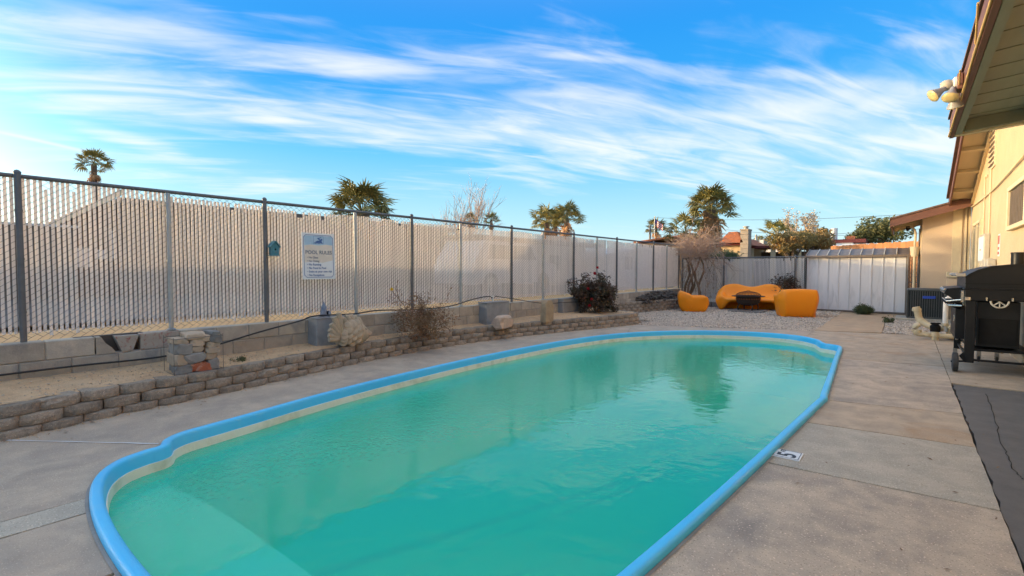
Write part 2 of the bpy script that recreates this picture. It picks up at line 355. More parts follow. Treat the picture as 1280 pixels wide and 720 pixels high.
# ------------------------------------------------------------------ pool outline
def catmull(P,closed,n):
    out=[];m=len(P)
    for i in range(m if closed else m-1):
        g=lambda k:Vector(P[k%m]) if closed else Vector(P[max(0,min(m-1,k))])
        a,b,c,d=g(i-1),g(i),g(i+1),g(i+2)
        for j in range(n):
            t=j/n
            out.append(.5*((2*b)+(c-a)*t+(2*a-5*b+4*c-d)*t*t+(3*b-a-3*c+d)*t**3))
    if not closed: out.append(Vector(P[-1]))
    return out
POOL=[(-1.75,.66),(-2.2,.58),(-2.75,.55),(-3.3,.56),(-3.78,.61),(-4.12,.70),(-4.33,.84),(-4.42,1.02),(-4.445,1.13),(-4.58,1.20),(-4.68,1.34),(-4.73,1.58),(-4.79,1.9),
 (-4.96,2.75),(-5.1,3.96),(-5.18,5.6),(-5.12,7.4),(-4.93,8.7),(-4.66,9.55),(-4.28,10.2),(-3.8,10.75),(-3.2,11.2),(-2.6,11.45),(-2.05,11.5),(-1.6,11.35),(-1.3,11.0),(-1.2,10.72),(-1.12,10.52),(-1.0,10.45),(-.88,10.32),(-.83,10.0),
 (-.785,9.0),(-.71,7.6),(-.645,6.3),(-.625,6.08),(-.64,5.9),(-.69,5.1),(-.77,3.8),(-.84,2.8),(-.91,1.95),(-.96,1.45),(-1.02,1.22),(-1.13,1.1),(-1.2,1.0),(-1.3,.86),(-1.48,.74)]
OUT=[Vector((p.x,p.y)) for p in catmull([(a,b,0) for a,b in POOL],True,5)]
NO=len(OUT)
def normals(P):
    n=len(P); q=[]
    for i in range(n):
        t=(P[(i+1)%n]-P[i-1]).normalized(); q.append(Vector((t.y,-t.x)))   # outline runs clockwise seen from above: inward is to the right
    return q
NRM=normals(OUT)
cen=Vector((-2.8,6))
if (cen-OUT[200%NO]).dot(NRM[200%NO])<0: NRM=[-n for n in NRM]
def inward(d): return [OUT[i]+NRM[i]*d for i in range(NO)]
def nearest(p): 
    p=Vector(p); return min(range(NO),key=lambda i:(OUT[i]-p).length)

# ------------------------------------------------------------------ ground
g=G(); B=3000; x0,x1,y0,y1=-5.3,-.5,.3,11.9; z=-.06
NE=B
g.add([(-7.1,-B,z),(x0,-B,z),(x0,B,z),(-7.1,B,z),(x0,-B,z),(x1,-B,z),(x1,y0,z),(x0,y0,z),(x0,y1,z),(x1,y1,z),(x1,B,z),(x0,B,z),(x1,-B,z),(B,-B,z),(B,B,z),(x1,B,z),(-B,20.4,z),(-7.1,20.4,z),(-7.1,B,z),(-B,B,z)],
 [(0,1,2,3),(4,5,6,7),(8,9,10,11),(12,13,14,15),(16,17,18,19)])
part('ground',g,M['earth'],kind='structure',fixn=False)
g=G(); zz=.60
nx,ny=14,40
V=[];F=[]
xs=[-7.12,-7.4,-8,-9,-11,-14,-18,-25,-40,-80,-200,-600,-1500,-B]; ys=[-B,-800,-200,-60]+[-20+i*1.2 for i in range(34)]+[20.4]
for yy in ys:
    for xx in xs: V.append((xx,yy,zz+(.05*mnoise.noise(Vector((xx*.8,yy*.8,0))) if xx>-30 and abs(yy)<30 and xx<-7.2 else 0)))
for j in range(len(ys)-1):
    for i in range(len(xs)-1): a=j*len(xs)+i; F.append((a,a+1,a+len(xs)+1,a+len(xs)))
g.add(V,F); g.add([(-B,20.4,zz),(-7.12,20.4,zz),(-7.12,20.4,-.06),(-B,20.4,-.06)],[(0,1,2,3)])
g.add([(-7.115,-40,-.06),(-7.115,20.4,-.06),(-7.115,20.4,.59),(-7.115,-40,.59)],[(0,1,2,3)])
M['earth2']=mk('orange desert sand',(.66,.40,.17),(.54,.32,.14),1.5,.95,.5,25,True,c3=(.6,.42,.24),s3=.3,speck=.3,spscale=60,bdist=.02); part('neighbour_ground',g,M['earth2'],kind='structure')
M['drive']=mk('old dark driveway',(.11,.09,.075),(.08,.068,.058),1.2,.9,.3,40,True)
g=G(); V=[];F=[]
dy=[-20+1.5*i for i in range(27)]; dx=[-8.9,-11,-14,-17]
for j,yy in enumerate(dy):
    for i,xx in enumerate(dx): V.append((xx+(.15*mnoise.noise(Vector((yy*.7,3,1))) if i==0 else 0),yy,.655))
for j in range(26):
    for i in range(3): a=j*4+i; F.append((a,a+1,a+5,a+4))
g.add(V,F); part('driveway',g,M['drive'],kind='structure')

# ------------------------------------------------------------------ deck slabs
deck=thing('pool_deck',None,None,(-2.8,6,0),kind='structure')
def arc(a,b):
    i,j=nearest(a),nearest(b)
    f=[(i+k)%NO for k in range((j-i)%NO+1)]; r=[(i-k)%NO for k in range((i-j)%NO+1)]
    return [OUT[k] for k in (f if len(f)<=len(r) else r)]
def jag(a,b,amp=.004):
    a=Vector(a);b=Vector(b); n=max(1,int((b-a).length/.12)); t=(b-a).normalized() if (b-a).length>0 else Vector((1,0)); nn=Vector((-t.y,t.x)); q=[]
    for k in range(n):
        p=a.lerp(b,k/n)
        if k: p=p+nn*rnd.uniform(-amp,amp)
        q.append(p)
    return q
def slab(corners,a,b,mat,z=0.0,th=.1):
    P=[]
    for i in range(len(corners)-1): P+=jag(corners[i],corners[i+1])
    P.append(Vector(corners[-1]))
    if a is not None:
        A=[p+NRM[nearest(p)]*.02 for p in arc(a,b)]; A=([Vector(a)]+A[1:-1]+[Vector(b)]) if True else A
        if (A[0]-P[-1]).length>(A[-1]-P[-1]).length: A=A[::-1]
        P+=jag(P.pop(),A[0])+A[:-1]+jag(A[-1],P[0])
    else: P+=jag(P.pop(),P[0])
    g=G(); g.prism([(p.x,p.y) for p in P],z-th,z)
    part('slab',g,mat,deck)
e=.007
e2=.016
slab([(-1.6+e,-4),(.455,-4),(.455,3.93-e2)],(-.80,3.85-e2),(-1.6+e,.73),M['deck'])
slab([(.455,3.93+e),(.455,5.22-e)],(-.70,5.10-e),(-.80,3.85+e),M['deck3'])
slab([(.455,5.22+e),(.455,6.36-e)],(-.67,6.10-e),(-.70,5.10+e),M['deck2'])
slab([(.455,6.36+e),(.455,9.3-e)],(-.83,9.12-e),(-.67,6.10+e),M['deck'])
slab([(.455,9.3+e),(.455,13.5),(-1.6,12.9)],(-1.6,11.33),(-.83,9.12+e),M['deck2'])
slab([(-1.6-e,12.9),(-3.0,12.25),(-5.35,11.42)],(-4.62,9.53),(-1.6-e,11.33),M['deckcool'])
slab([(-5.35,11.40),(-7,11.40),(-7,-4),(-3.86-e,-4)],(-3.86-e,.64),(-4.62,9.51),M['deckcool'],z=-.002)
slab([(-3.86+e,-4),(-3.62-e,-4)],(-3.62-e,.61),(-3.86+e,.64),M['deck3'])
slab([(-3.62+e,-4),(-2.8-e,-4)],(-2.8-e,.57),(-3.62+e,.61),M['deckcool'])
slab([(-2.8+e,-4),(-1.6-e,-4)],(-1.6-e,.73),(-2.8+e,.57),M['deck'])
slab([(.455+e,8.0),(1.36,8.0),(1.36,13.5),(.455+e,13.5)],None,None,M['deck2'],z=.001)
slab([(-1.3,13.0),(-.40,13.42),(-.42,17.2),(-1.62,16.6),(-1.62,12.92)],None,None,M['flag'],z=.004)
slab([(-1.62,16.65),(-.42,17.25),(.0,17.3),(.0,19.3),(-2.4,19.3)],None,None,M['flag'],z=-.012)
g=G(); zq=-.045; g.add([(-7,-4,zq),(-5.3,-4,zq),(-5.3,11.9,zq),(-7,11.4,zq),(-5.3,-4,zq),(-.5,-4,zq),(-.5,.3,zq),(-5.3,.3,zq),(-.5,-4,zq),(1.3,-4,zq),(1.3,13.4,zq),(-.5,13.0,zq),(-5.3,11.41,zq),(-.5,11.9,zq),(-.5,13.0,zq),(-1.6,12.8,zq)],[(0,1,2,3),(4,5,6,7),(8,9,10,11),(12,13,14,15)])
part('joint_filler',g,mk('dirt in joints',(.035,.028,.022),None,30,.95,.3,60,True),deck,fixn=False)
g=G(); P=jag((.47,7.96),(.47,-4),.012)+jag((.47,-4),(3,-4))+jag((3,-4),(3,7.99))+jag((3,7.99),(.47,7.96))
g.prism([(p.x,p.y) for p in P],-.1,-.006); part('dark_patio',g,M['asph'],kind='structure')
# crack across the dark patio, cut as a shallow dark strip
def strip(pts,wd,zv):
    g=G();V=[]
    for i,p in enumerate(pts):
        t=(Vector(pts[min(i+1,len(pts)-1)])-Vector(pts[max(i-1,0)])).normalized(); n=Vector((-t.y,t.x))*wd*rnd.uniform(.4,1.3)
        V+=[(p[0]+n.x,p[1]+n.y,zv),(p[0]-n.x,p[1]-n.y,zv)]
    g.add(V,[(2*i,2*i+1,2*i+3,2*i+2) for i in range(len(pts)-1)]); return g
p=[at(1232,492,Z=0),at(1243,520,Z=0),at(1254,560,Z=0),at(1270,590,Z=0),at(1280,600,Z=0)]
q=[]
for i in range(len(p)-1):
    for k in range(8): c=p[i].lerp(p[i+1],k/8); q.append((c.x+rnd.uniform(-.012,.012),c.y+rnd.uniform(-.01,.01)))
o=part('crack',strip(q,.0028,-.002),M['blackm'],kind='structure',fixn=False)
# pale chalk-like seam on the left deck
a=Vector((-6.0,.18));b=Vector((-4.62,1.17)); q=[tuple(a.lerp(b,k/12)+Vector((0,rnd.uniform(-.006,.006)))) for k in range(13)]
part('white_seam',strip(q,.008,.003),M['white'],kind='structure',fixn=False)

# ------------------------------------------------------------------ pool
pool=thing('swimming_pool','long in-ground pool with bright blue rim and cream waterline','pool',(-2.8,6,0))
def sweep(prof,closed_loop=True):
    g=G();V=[];F=[];m=len(prof)
    rings=[inward(d) for d,_ in prof]
    for k,(d,z) in enumerate(prof):
        for i in range(NO): V.append((rings[k][i].x,rings[k][i].y,z))
    for k in range(m-1):
        for i in range(NO): j=(i+1)%NO; F.append((k*NO+i,k*NO+j,(k+1)*NO+j,(k+1)*NO+i))
    return g.add(V,F)
part('coping',sweep([(-.006,-.05),(-.006,.026),(-.001,.036),(.008,.042),(.018,.044),(.040,.044),(.052,.041),(.060,.033),(.064,.016),(.072,-.055)]),M['poolblue'],pool,smooth=50,fixn=False)
g=G(); g.v=[(p.x,p.y,.0035) for p in inward(-.026)]+[(p.x,p.y,.0035) for p in inward(-.008)]; g.f=[(i,(i+1)%NO,NO+(i+1)%NO,NO+i) for i in range(NO)]; g.m=[0]*NO
M['grout']=mk('dark sealant',(.32,.295,.27),(.22,.205,.19),6,.8,.2,60,True); part('sealant',g,M['grout'],pool,fixn=False)
part('waterline_band',sweep([(.072,-.055),(.078,-.057),(.082,-.12),(.092,-.26)]),[M['poolcream']],pool,smooth=30,fixn=False)
SH=at(230,578,Z=0)
g=sweep([(.092,-.26),(.13,-.9),(.25,-1.25),(.5,-1.35)]); n0=len(g.v)-NO; g.add([],[]); g.f.append(tuple(range(n0,n0+NO))); g.m.append(0)
part('basin',g,M['poolwall'],pool,smooth=30,fixn=False)
# shallow bench at the near end
IN=inward(.088)
def benchx(t): pass
bp=[(-4.55,1.15),(-3.95,1.06),(-3.35,1.02),(-2.5,1.10),(-1.6,1.14),(-1.1,1.15)]
bl=[p for p in IN if p.y<1.13]
i0=nearest((-4.47,1.12)); i1=nearest((-1.13,1.1))
A=[IN[k] for k in (list(range(i0,-1,-1))+list(range(NO-1,i1-1,-1)))]
front=catmull([(x,y,0) for x,y in [(-1.28,1.16),(-1.7,1.25),(-2.3,1.28),(-2.9,1.27),(-3.45,1.25),(-3.95,1.2),(-4.32,1.14)]],False,6)
poly=[(p.x,p.y) for p in A]+[(p.x,p.y) for p in front]
M['bench']=mk('pale pool step',(.80,.90,.82),(.76,.86,.78),1.5,.5,0,world=True); g=G(); g.prism(poly,-1.3,-.24); part('bench',g,M['bench'],pool)
# water
def water_mat():
    m=bpy.data.materials.new('pool water'); m.use_nodes=True; t=m.node_tree; nd=t.nodes; lk=t.links.new; nd.remove(nd['Principled BSDF'])
    out=nd['Material Output']; ge=nd.new('ShaderNodeNewGeometry')
    mp=nd.new('ShaderNodeMapping'); mp.inputs['Scale'].default_value=(1,1,1); lk(ge.outputs['Position'],mp.inputs[0])
    n1=nd.new('ShaderNodeTexNoise'); n1.inputs['Scale'].default_value=3.2; n1.inputs['Detail'].default_value=2; n1.inputs['Distortion'].default_value=.6
    n2=nd.new('ShaderNodeTexNoise'); n2.inputs['Scale'].default_value=9; n2.inputs['Detail'].default_value=2; n2.inputs['Distortion'].default_value=.3
    lk(mp.outputs[0],n1.inputs[0]); lk(mp.outputs[0],n2.inputs[0])
    b1=nd.new('ShaderNodeBump'); b1.inputs['Strength'].default_value=1; b1.inputs['Distance'].default_value=.0036; lk(n1.outputs[0],b1.inputs['Height'])
    b2=nd.new('ShaderNodeBump'); b2.inputs['Strength'].default_value=1; b2.inputs['Distance'].default_value=.0013; lk(n2.outputs[0],b2.inputs['Height']); lk(b1.outputs[0],b2.inputs['Normal'])
    # a breeze roughens the near left corner of the pool
    n3_=nd.new('ShaderNodeTexNoise'); n3_.inputs['Scale'].default_value=24; n3_.inputs['Detail'].default_value=3; n3_.inputs['Distortion'].default_value=1.2; lk(mp.outputs[0],n3_.inputs[0])
    sx_=nd.new('ShaderNodeSeparateXYZ'); lk(ge.outputs['Position'],sx_.inputs[0]); mk_=nd.new('ShaderNodeMapRange'); mk_.interpolation_type='SMOOTHSTEP'; lk(sx_.outputs[0],mk_.inputs[0]); mk_.inputs[1].default_value=-2.6; mk_.inputs[2].default_value=-3.9; mk_.inputs[3].default_value=.06; mk_.inputs[4].default_value=1
    b3=nd.new('ShaderNodeBump'); lk(mk_.outputs[0],b3.inputs['Strength']); b3.inputs['Distance'].default_value=.0030; lk(n3_.outputs[0],b3.inputs['Height']); lk(b2.outputs[0],b3.inputs['Normal']); b2=b3
    fr=nd.new('ShaderNodeFresnel'); fr.inputs[0].default_value=1.40; lk(b2.outputs[0],fr.inputs['Normal'])
    gl=nd.new('ShaderNodeBsdfGlossy'); gl.inputs['Roughness'].default_value=.02; gl.inputs['Color'].default_value=(1,1,1,1); lk(b2.outputs[0],gl.inputs['Normal'])
    tr=nd.new('ShaderNodeBsdfTransparent'); tr.inputs[0].default_value=(.80,1,.97,1)
    df=nd.new('ShaderNodeBsdfDiffuse'); df.inputs[0].default_value=(.045,.93,.60,1)
    m1=nd.new('ShaderNodeMixShader'); m1.inputs[0].default_value=.46; lk(tr.outputs[0],m1.inputs[1]); lk(df.outputs[0],m1.inputs[2])
    m2=nd.new('ShaderNodeMixShader'); lk(fr.outputs[0],m2.inputs[0]); lk(m1.outputs[0],m2.inputs[1]); lk(gl.outputs[0],m2.inputs[2])
    lk(m2.outputs[0],out.inputs['Surface'])
    ab=nd.new('ShaderNodeVolumeAbsorption'); ab.inputs['Color'].default_value=(.05,.88,.78,1); ab.inputs['Density'].default_value=2.4
    lk(ab.outputs[0],out.inputs['Volume'])
    return m
M['water']=water_mat()
W=inward(.078); g=G(); g.prism([(p.x,p.y) for p in W],-1.6,-.125); part('water',g,M['water'],kind='structure')

# depth marker tile
mk5=thing('depth_marker','small white tile printed 5 FT set in the deck by the pool edge','tile',(-.665,4.10,.002),R(0))
g=G(); g.box((0,0,.002),(.19,.19,.006),b=.002); part('tile',g,M['white'],mk5,local=True)
g=G()
for x,y,a,b in((0,.082,.17,.004),(0,-.082,.17,.004),(.082,0,.004,.17),(-.082,0,.004,.17)): g.box((x,y,.0062),(a,b,.001))
part('border',g,M['inkk'],mk5,local=True)
dg=bpy.context.evaluated_depsgraph_get()
def text(name,s,size,mat,parent,loc,rot,bold=0,align='LEFT',sx=1):
    cu=bpy.data.curves.new('t','FONT'); cu.body=s; cu.size=size; cu.extrude=.0006; cu.offset=bold; cu.align_x=align; cu.resolution_u=3
    o=bpy.data.objects.new('t',cu); C.objects.link(o); dgx=bpy.context.evaluated_depsgraph_get(); me=bpy.data.meshes.new_from_object(o.evaluated_get(dgx))
    bpy.data.objects.remove(o); me.name=name; me.materials.clear(); me.materials.append(mat)
    return inst(name,me,parent,loc,rot,(sx,1,1))
text('numeral','5',.17,M['inkk'],mk5,(.058,-.062,.0065),(0,0,R(90)),.004)
text('lettering','FT',.045,M['inkk'],mk5,(-.02,.035,.0065),(0,0,R(90)),.001)

# ------------------------------------------------------------------ retaining walls
def rough_block(name,L_,D,H_,mat,amp=.008,seed=0,chamfer=.058):
    "split-face block: face towards +Y (outward), chamfered front corners, rough skin"
    g=G(); hl=L_/2
    prof=[(-hl*.93,-D),(hl*.93,-D),(hl,-chamfer*.8),(hl-chamfer,0),(hl*.33,.006),(-hl*.33,.006),(-hl+chamfer,0),(-hl,-chamfer*.8)]
    zs=[0,.012,H_*.5,H_-.012,H_]; ins=[.006,0,-.006,0,.006]; n=len(prof);V=[]
    for z_,i_ in zip(zs,ins):
        for k,(x,y) in enumerate(prof):
            q=Vector((x,y,z_)); 
            if k>=2: q.y-=i_; q+=amp*mnoise.noise_vector(Vector((x*19+seed*7.3,y*19,z_*23)))*(1 if 0<z_<H_ else .4)
            V.append(q)
    F=[]
    for r in range(len(zs)-1):
        for k in range(n): k2=(k+1)%n; F.append((r*n+k,r*n+k2,(r+1)*n+k2,(r+1)*n+k))
    F.append(tuple(range(n))[::-1]); F.append(tuple((len(zs)-1)*n+k for k in range(n)))
    g.add(V,F); return g.mesh(name,mat,False)
BL=.298; BH=.098
bm_=[rough_block('block',BL-.008,.19,BH-.003,M['rblock'],.010,s) for s in range(7)]
def along(path,step,start=0):
    L_=[0]
    for i in range(1,len(path)): L_.append(L_[-1]+(path[i]-path[i-1]).length)
    s=start; res=[];i=0
    while s<=L_[-1]:
        while i<len(path)-2 and L_[i+1]<s: i+=1
        t=(s-L_[i])/(L_[i+1]-L_[i]); p=path[i].lerp(path[i+1],t); d=(path[min(i+2,len(path)-1)]-path[max(0,i-1)]).normalized(); res.append((p,d)); s+=step
    return res
def retaining(parent,path,courses,setback=.036,zbase=0):
    org=LOC[parent.name]
    for c in range(courses):
        off=[]
        for i,p in enumerate(path):
            d=(path[min(i+1,len(path)-1)]-path[max(0,i-1)]).normalized(); nI=Vector((-d.y,d.x,0))  # inward = left of travel
            off.append(p+nI*setback*c)
        for k,(p,d) in enumerate(along(off,BL,BL*.5*(c%2)+.03*rnd.random())):
            a=math.atan2(d.y,d.x)+math.pi   # block +Y faces away from inward
            inst('block',bm_[rnd.randrange(7)],parent,Vector((p.x,p.y,zbase+c*BH-(.028 if c==0 else .028)))-org,(rnd.uniform(-.012,.012),rnd.uniform(-.012,.012),a+rnd.uniform(-.03,.03)))
PATH=catmull([(-5.55,-1.6,0),(-5.6,-.6,0),(-5.68,.4,0),(-5.84,1.15,0),(-5.9,1.9,0),(-6.02,2.6,0),(-6.2,3.45,0),(-6.36,4.5,0),(-6.42,5.6,0),(-6.38,6.8,0),(-6.2,8.0,0),(-5.9,9.2,0),(-5.6,10.3,0),(-5.4,11.1,0),(-5.33,11.6,0),(-5.42,12.0,0),(-5.8,12.3,0),(-6.3,12.45,0),(-6.85,12.5,0)],False,8)
rw=thing('retaining_wall','long curving low wall of split brown blocks holding the planter beside the pool','garden wall',(-6,5,0))
retaining(rw,PATH,3)
# top cap course edge and the soil behind
PATH2=catmull([(-6.85,13.4,0),(-6.75,14.2,0),(-6.45,15.6,0),(-6.2,16.8,0),(-6.05,18.2,0),(-6.0,18.9,0)],False,8)
rw2=thing('retaining_wall','short low block wall at the far corner behind the left orange chair','garden wall',(-6.4,16,0))
retaining(rw2,PATH2,4,.012)
def soil(path,xback,ztop,name,mat,label):
    g=G();V=[];F=[];pts=[]
    for i,p in enumerate(path):
        d=(path[min(i+1,len(path)-1)]-path[max(0,i-1)]).normalized(); nI=Vector((-d.y,d.x,0)); pts.append(p+nI*.17)
    yl=sorted([q for q in pts if True],key=lambda q:q.y)
    ny=110; ya,yb=pts[0].y,max(q.y for q in pts)
    def xf(y):
        c=[pts[i].lerp(pts[i+1],(y-pts[i].y)/(pts[i+1].y-pts[i].y)).x for i in range(len(pts)-1) if pts[i+1].y!=pts[i].y and min(pts[i].y,pts[i+1].y)<=y<=max(pts[i].y,pts[i+1].y)]
        return max(c) if c else xback+.02
    nxx=12
    for j in range(ny+1):
        y=lerp(ya,yb-.01,j/ny); xe=xf(y)
        for i in range(nxx+1):
            t=i/nxx; x=lerp(xback,xe,t); V.append((x,y,ztop+.022*mnoise.noise(Vector((x*2.3,y*1.3,0)))+.012*mnoise.noise(Vector((x*9,y*7,3)))+(.035*(1-t)**2)))
    for j in range(ny):
        for i in range(nxx): a=j*(nxx+1)+i; F.append((a,a+1,a+nxx+2,a+nxx+1))
    g.add(V,F); return part(name,g,mat,kind='structure',smooth=80)
soil(PATH,-6.98,.262,'planter_soil',M['sand'],None)
soil(PATH2,-6.98,.30,'corner_soil',M['sand'],None)
# fallen grit at the foot of the retaining wall
def stones(name,pts,smin,smax,mat,flat=.6):
    g=G();V=[];F=[];n=0
    base=[(1,0,0),(0,1,0),(-1,0,0),(0,-1,0),(0,0,1),(0,0,-1)]; fc=[(0,1,4),(1,2,4),(2,3,4),(3,0,4),(1,0,5),(2,1,5),(3,2,5),(0,3,5)]
    for (x,y,z_) in pts:
        s=rnd.uniform(smin,smax)*(.6 if rnd.random()<.5 else 1); a=rnd.uniform(0,6.28); ca,sa=math.cos(a),math.sin(a); tx=rnd.uniform(-.5,.5)
        for b in base:
            bx,by,bz=b[0]*s*rnd.uniform(.7,1.3),b[1]*s*rnd.uniform(.6,1.1),b[2]*s*flat*rnd.uniform(.7,1.2); bz+=bx*tx
            V.append((x+bx*ca-by*sa,y+bx*sa+by*ca,z_+bz))
        for f in fc: F.append((f[0]+n,f[1]+n,f[2]+n))
        n+=6
    g.v=V;g.f=F;g.m=[0]*len(F); return part(name,g,mat,kind='stuff',fixn=False)
pts=[]
for i in range(1400):
    k=rnd.randrange(len(PATH)-30); p=PATH[k]; d=abs(rnd.gauss(0,.05)); pts.append((p.x+.01+d,p.y+rnd.uniform(-.1,.1),.002))
tag(stones('fallen_grit',pts,.003,.009,M['sand']),'sandy grit scattered on the deck along the foot of the block wall','grit')
pts=[(rnd.uniform(-6.95,-5.75),0,0) for i in range(0)]
for i in range(2600):
    k=rnd.randrange(len(PATH)-30); p=PATH[k]; t=rnd.random(); pts.append((lerp(p.x-.2,-6.9,t),p.y+rnd.uniform(-.1,.1),.27+.03*t))
tag(stones('planter_pebbles',pts,.004,.014,M['rockt']),'small pebbles strewn over the sandy planter bed','pebbles')

g=G(); rr=random.Random(77)
for k in range(170):
    if k%3: q=PATH[rr.randrange(len(PATH)-34)]; x,y=q.x+abs(rr.gauss(.04,.16)),q.y+rr.uniform(-.15,.15)
    else: x,y=rr.uniform(-.55,1.2),rr.uniform(2.2,12)
    a=rr.uniform(0,6.28); s_=rr.uniform(.008,.02); c_=Vector((x,y,.006)); d=Vector((math.cos(a),math.sin(a),rr.uniform(-.1,.25))); e_=Vector((-d.y,d.x,rr.uniform(-.2,.3)))*.45
    g.add([c_-d*s_,c_+e_*s_,c_+d*s_,c_-e_*s_+Vector((0,0,.004))],[(0,1,2,3)])
tag(part('leaf_litter',g,M['wood'],kind='stuff',fixn=False),'dry leaf bits and grit blown over the concrete deck','litter')

# ------------------------------------------------------------------ gravel bed
g=G(); g.add([(-5.3,11.35,-.02),(-1.62,12.9,-.02),(-1.62,19.5,-.02),(-7.0,19.5,-.02),(-7.0,11.35,-.02),(-.42,13.3,-.02),(1.35,13.3,-.02),(1.35,18.4,-.02),(-.42,18.4,-.02)],[(0,1,2,3,4),(5,6,7,8)])
part('gravel_bed_ground',g,M['gravelbase'],kind='structure',fixn=False)
pts=[];
def ingravel(x,y):
    if -7<x<-1.6 and y<19.3:
        yb=11.36+(x+5.35)*(.39) if x>-5.35 else 11.4
        if x<-5.3 and y<12.6: return False
        # right of the second wall
        if x<-6.0 and y>13.5 and x< -6.85+(y-13.4)*.17: return False
        if y>16.7 and x>-2.1: return rnd.random()<.4
        return y>yb
    return -.38<x<1.3 and 13.45<y<17.2
while len(pts)<30000:
    x=rnd.uniform(-7,1.3); y=19.3-7.9*abs(rnd.random())**.8
    if ingravel(x,y): pts.append((x,y,-.012+rnd.uniform(0,.02)))
tag(stones('gravel',pts,.014,.042,M['stone'],.7),'mixed tan and gray gravel spread around the orange seats','gravel')

# ------------------------------------------------------------------ concrete block wall under the fence
FX=-7.0
def cmu_mesh(L_,H_,D,seed,mat,cut=None):
    g=G(); g.box((0,0,0),(D,L_,H_),b=.008)
    V=[]
    for i,v in enumerate(g.v):
        q=Vector(v)+.004*mnoise.noise_vector(Vector(v)*11+Vector((seed,0,0))); V.append(q)
    g.v=[tuple(q) for q in V]; return g.mesh('block',mat)
bw=thing('block_wall','weathered gray concrete block wall under the long slatted fence','wall',(FX,5,0))
cm=[cmu_mesh(.392,.192,.2,s*3.1,M['cmu']) for s in range(5)]
cred=cmu_mesh(.392,.192,.2,33,M['cmured'])
ztop=.655
skip={}
for c in range(4):
    zc=ztop-.1-.2*c; y=-3.0+(.2 if c%2 else 0); k=0
    y_start={0:-3,1:-3,2:12.4,3:12.4}[c]
    while y<19.0:
        if y>=y_start-.01:
            br=(c==0 and abs(y-1.4)<.21)
            if not br:
                red=(c==0 and 1.62<=y<=2.05)
                inst('block',cred if red else rnd.choice(cm),bw,Vector((FX+rnd.uniform(-.004,.004),y-5,zc))-Vector((FX,0,0)),(rnd.uniform(-.006,.006),0,rnd.uniform(-.006,.006)))
            else:
                g=G(); g.prism([(y-.195,zc-.096),(y-.02,zc-.096),(y-.06,zc-.03),(y-.11,zc+.02),(y-.15,zc+.096),(y-.195,zc+.096)],FX-.1,FX+.1,(1,2,0)); part('broken_block',g,M['cmu'],bw,label='broken block with its corner knocked out')
                g=G(); g.prism([(y+.03,zc-.09),(y+.13,zc-.085),(y+.19,zc+.085),(y-.03,zc+.09)],FX-.06,FX+.105,(1,2,0)); part('broken_block',g,M['cmured'],bw,label='tapered block fragment with red flecks')
        y+=.4
g=G(); g.box((FX,-1.0,.42),(.177,4.2,.43)); g.box((FX,7.0,.42),(.177,9.6,.43)); g.box((FX,12.2,.42),(.177,.8,.43)); g.box((FX,15.8,.32),(.177,6.4,.63)); g.box((FX,1.65,.335),(.177,1.1,.26))
part('mortar_core',g,M['mortar'],bw)
g=G(); g.box((FX-.06,1.35,.555),(.08,.62,.20)); part('packed_earth',g,M['drive'],bw)
# smooth gray piers
def pier(loc,dims,label):
    t=thing('concrete_pier',label,'pier',loc,group='gray concrete piers along the block wall')
    g=G(); g.box((0,0,dims[2]/2),dims,b=.012); part('shaft',g,M['grayc'],t,local=True)
    g=G(); g.box((0,0,dims[2]+.008),(dims[0]+.012,dims[1]+.012,.02),b=.006); part('cap',g,M['grayc'],t,local=True)
pier((-6.80,3.95,.2),(.28,.62,.47),'wide gray concrete pier behind the stone fish')
pier((-6.80,7.72,.2),(.26,.72,.50),'gray concrete pier behind the pink boulder')
pier((-6.84,10.7,.2),(.18,.75,.44),'gray concrete pier next to the red rose bush')

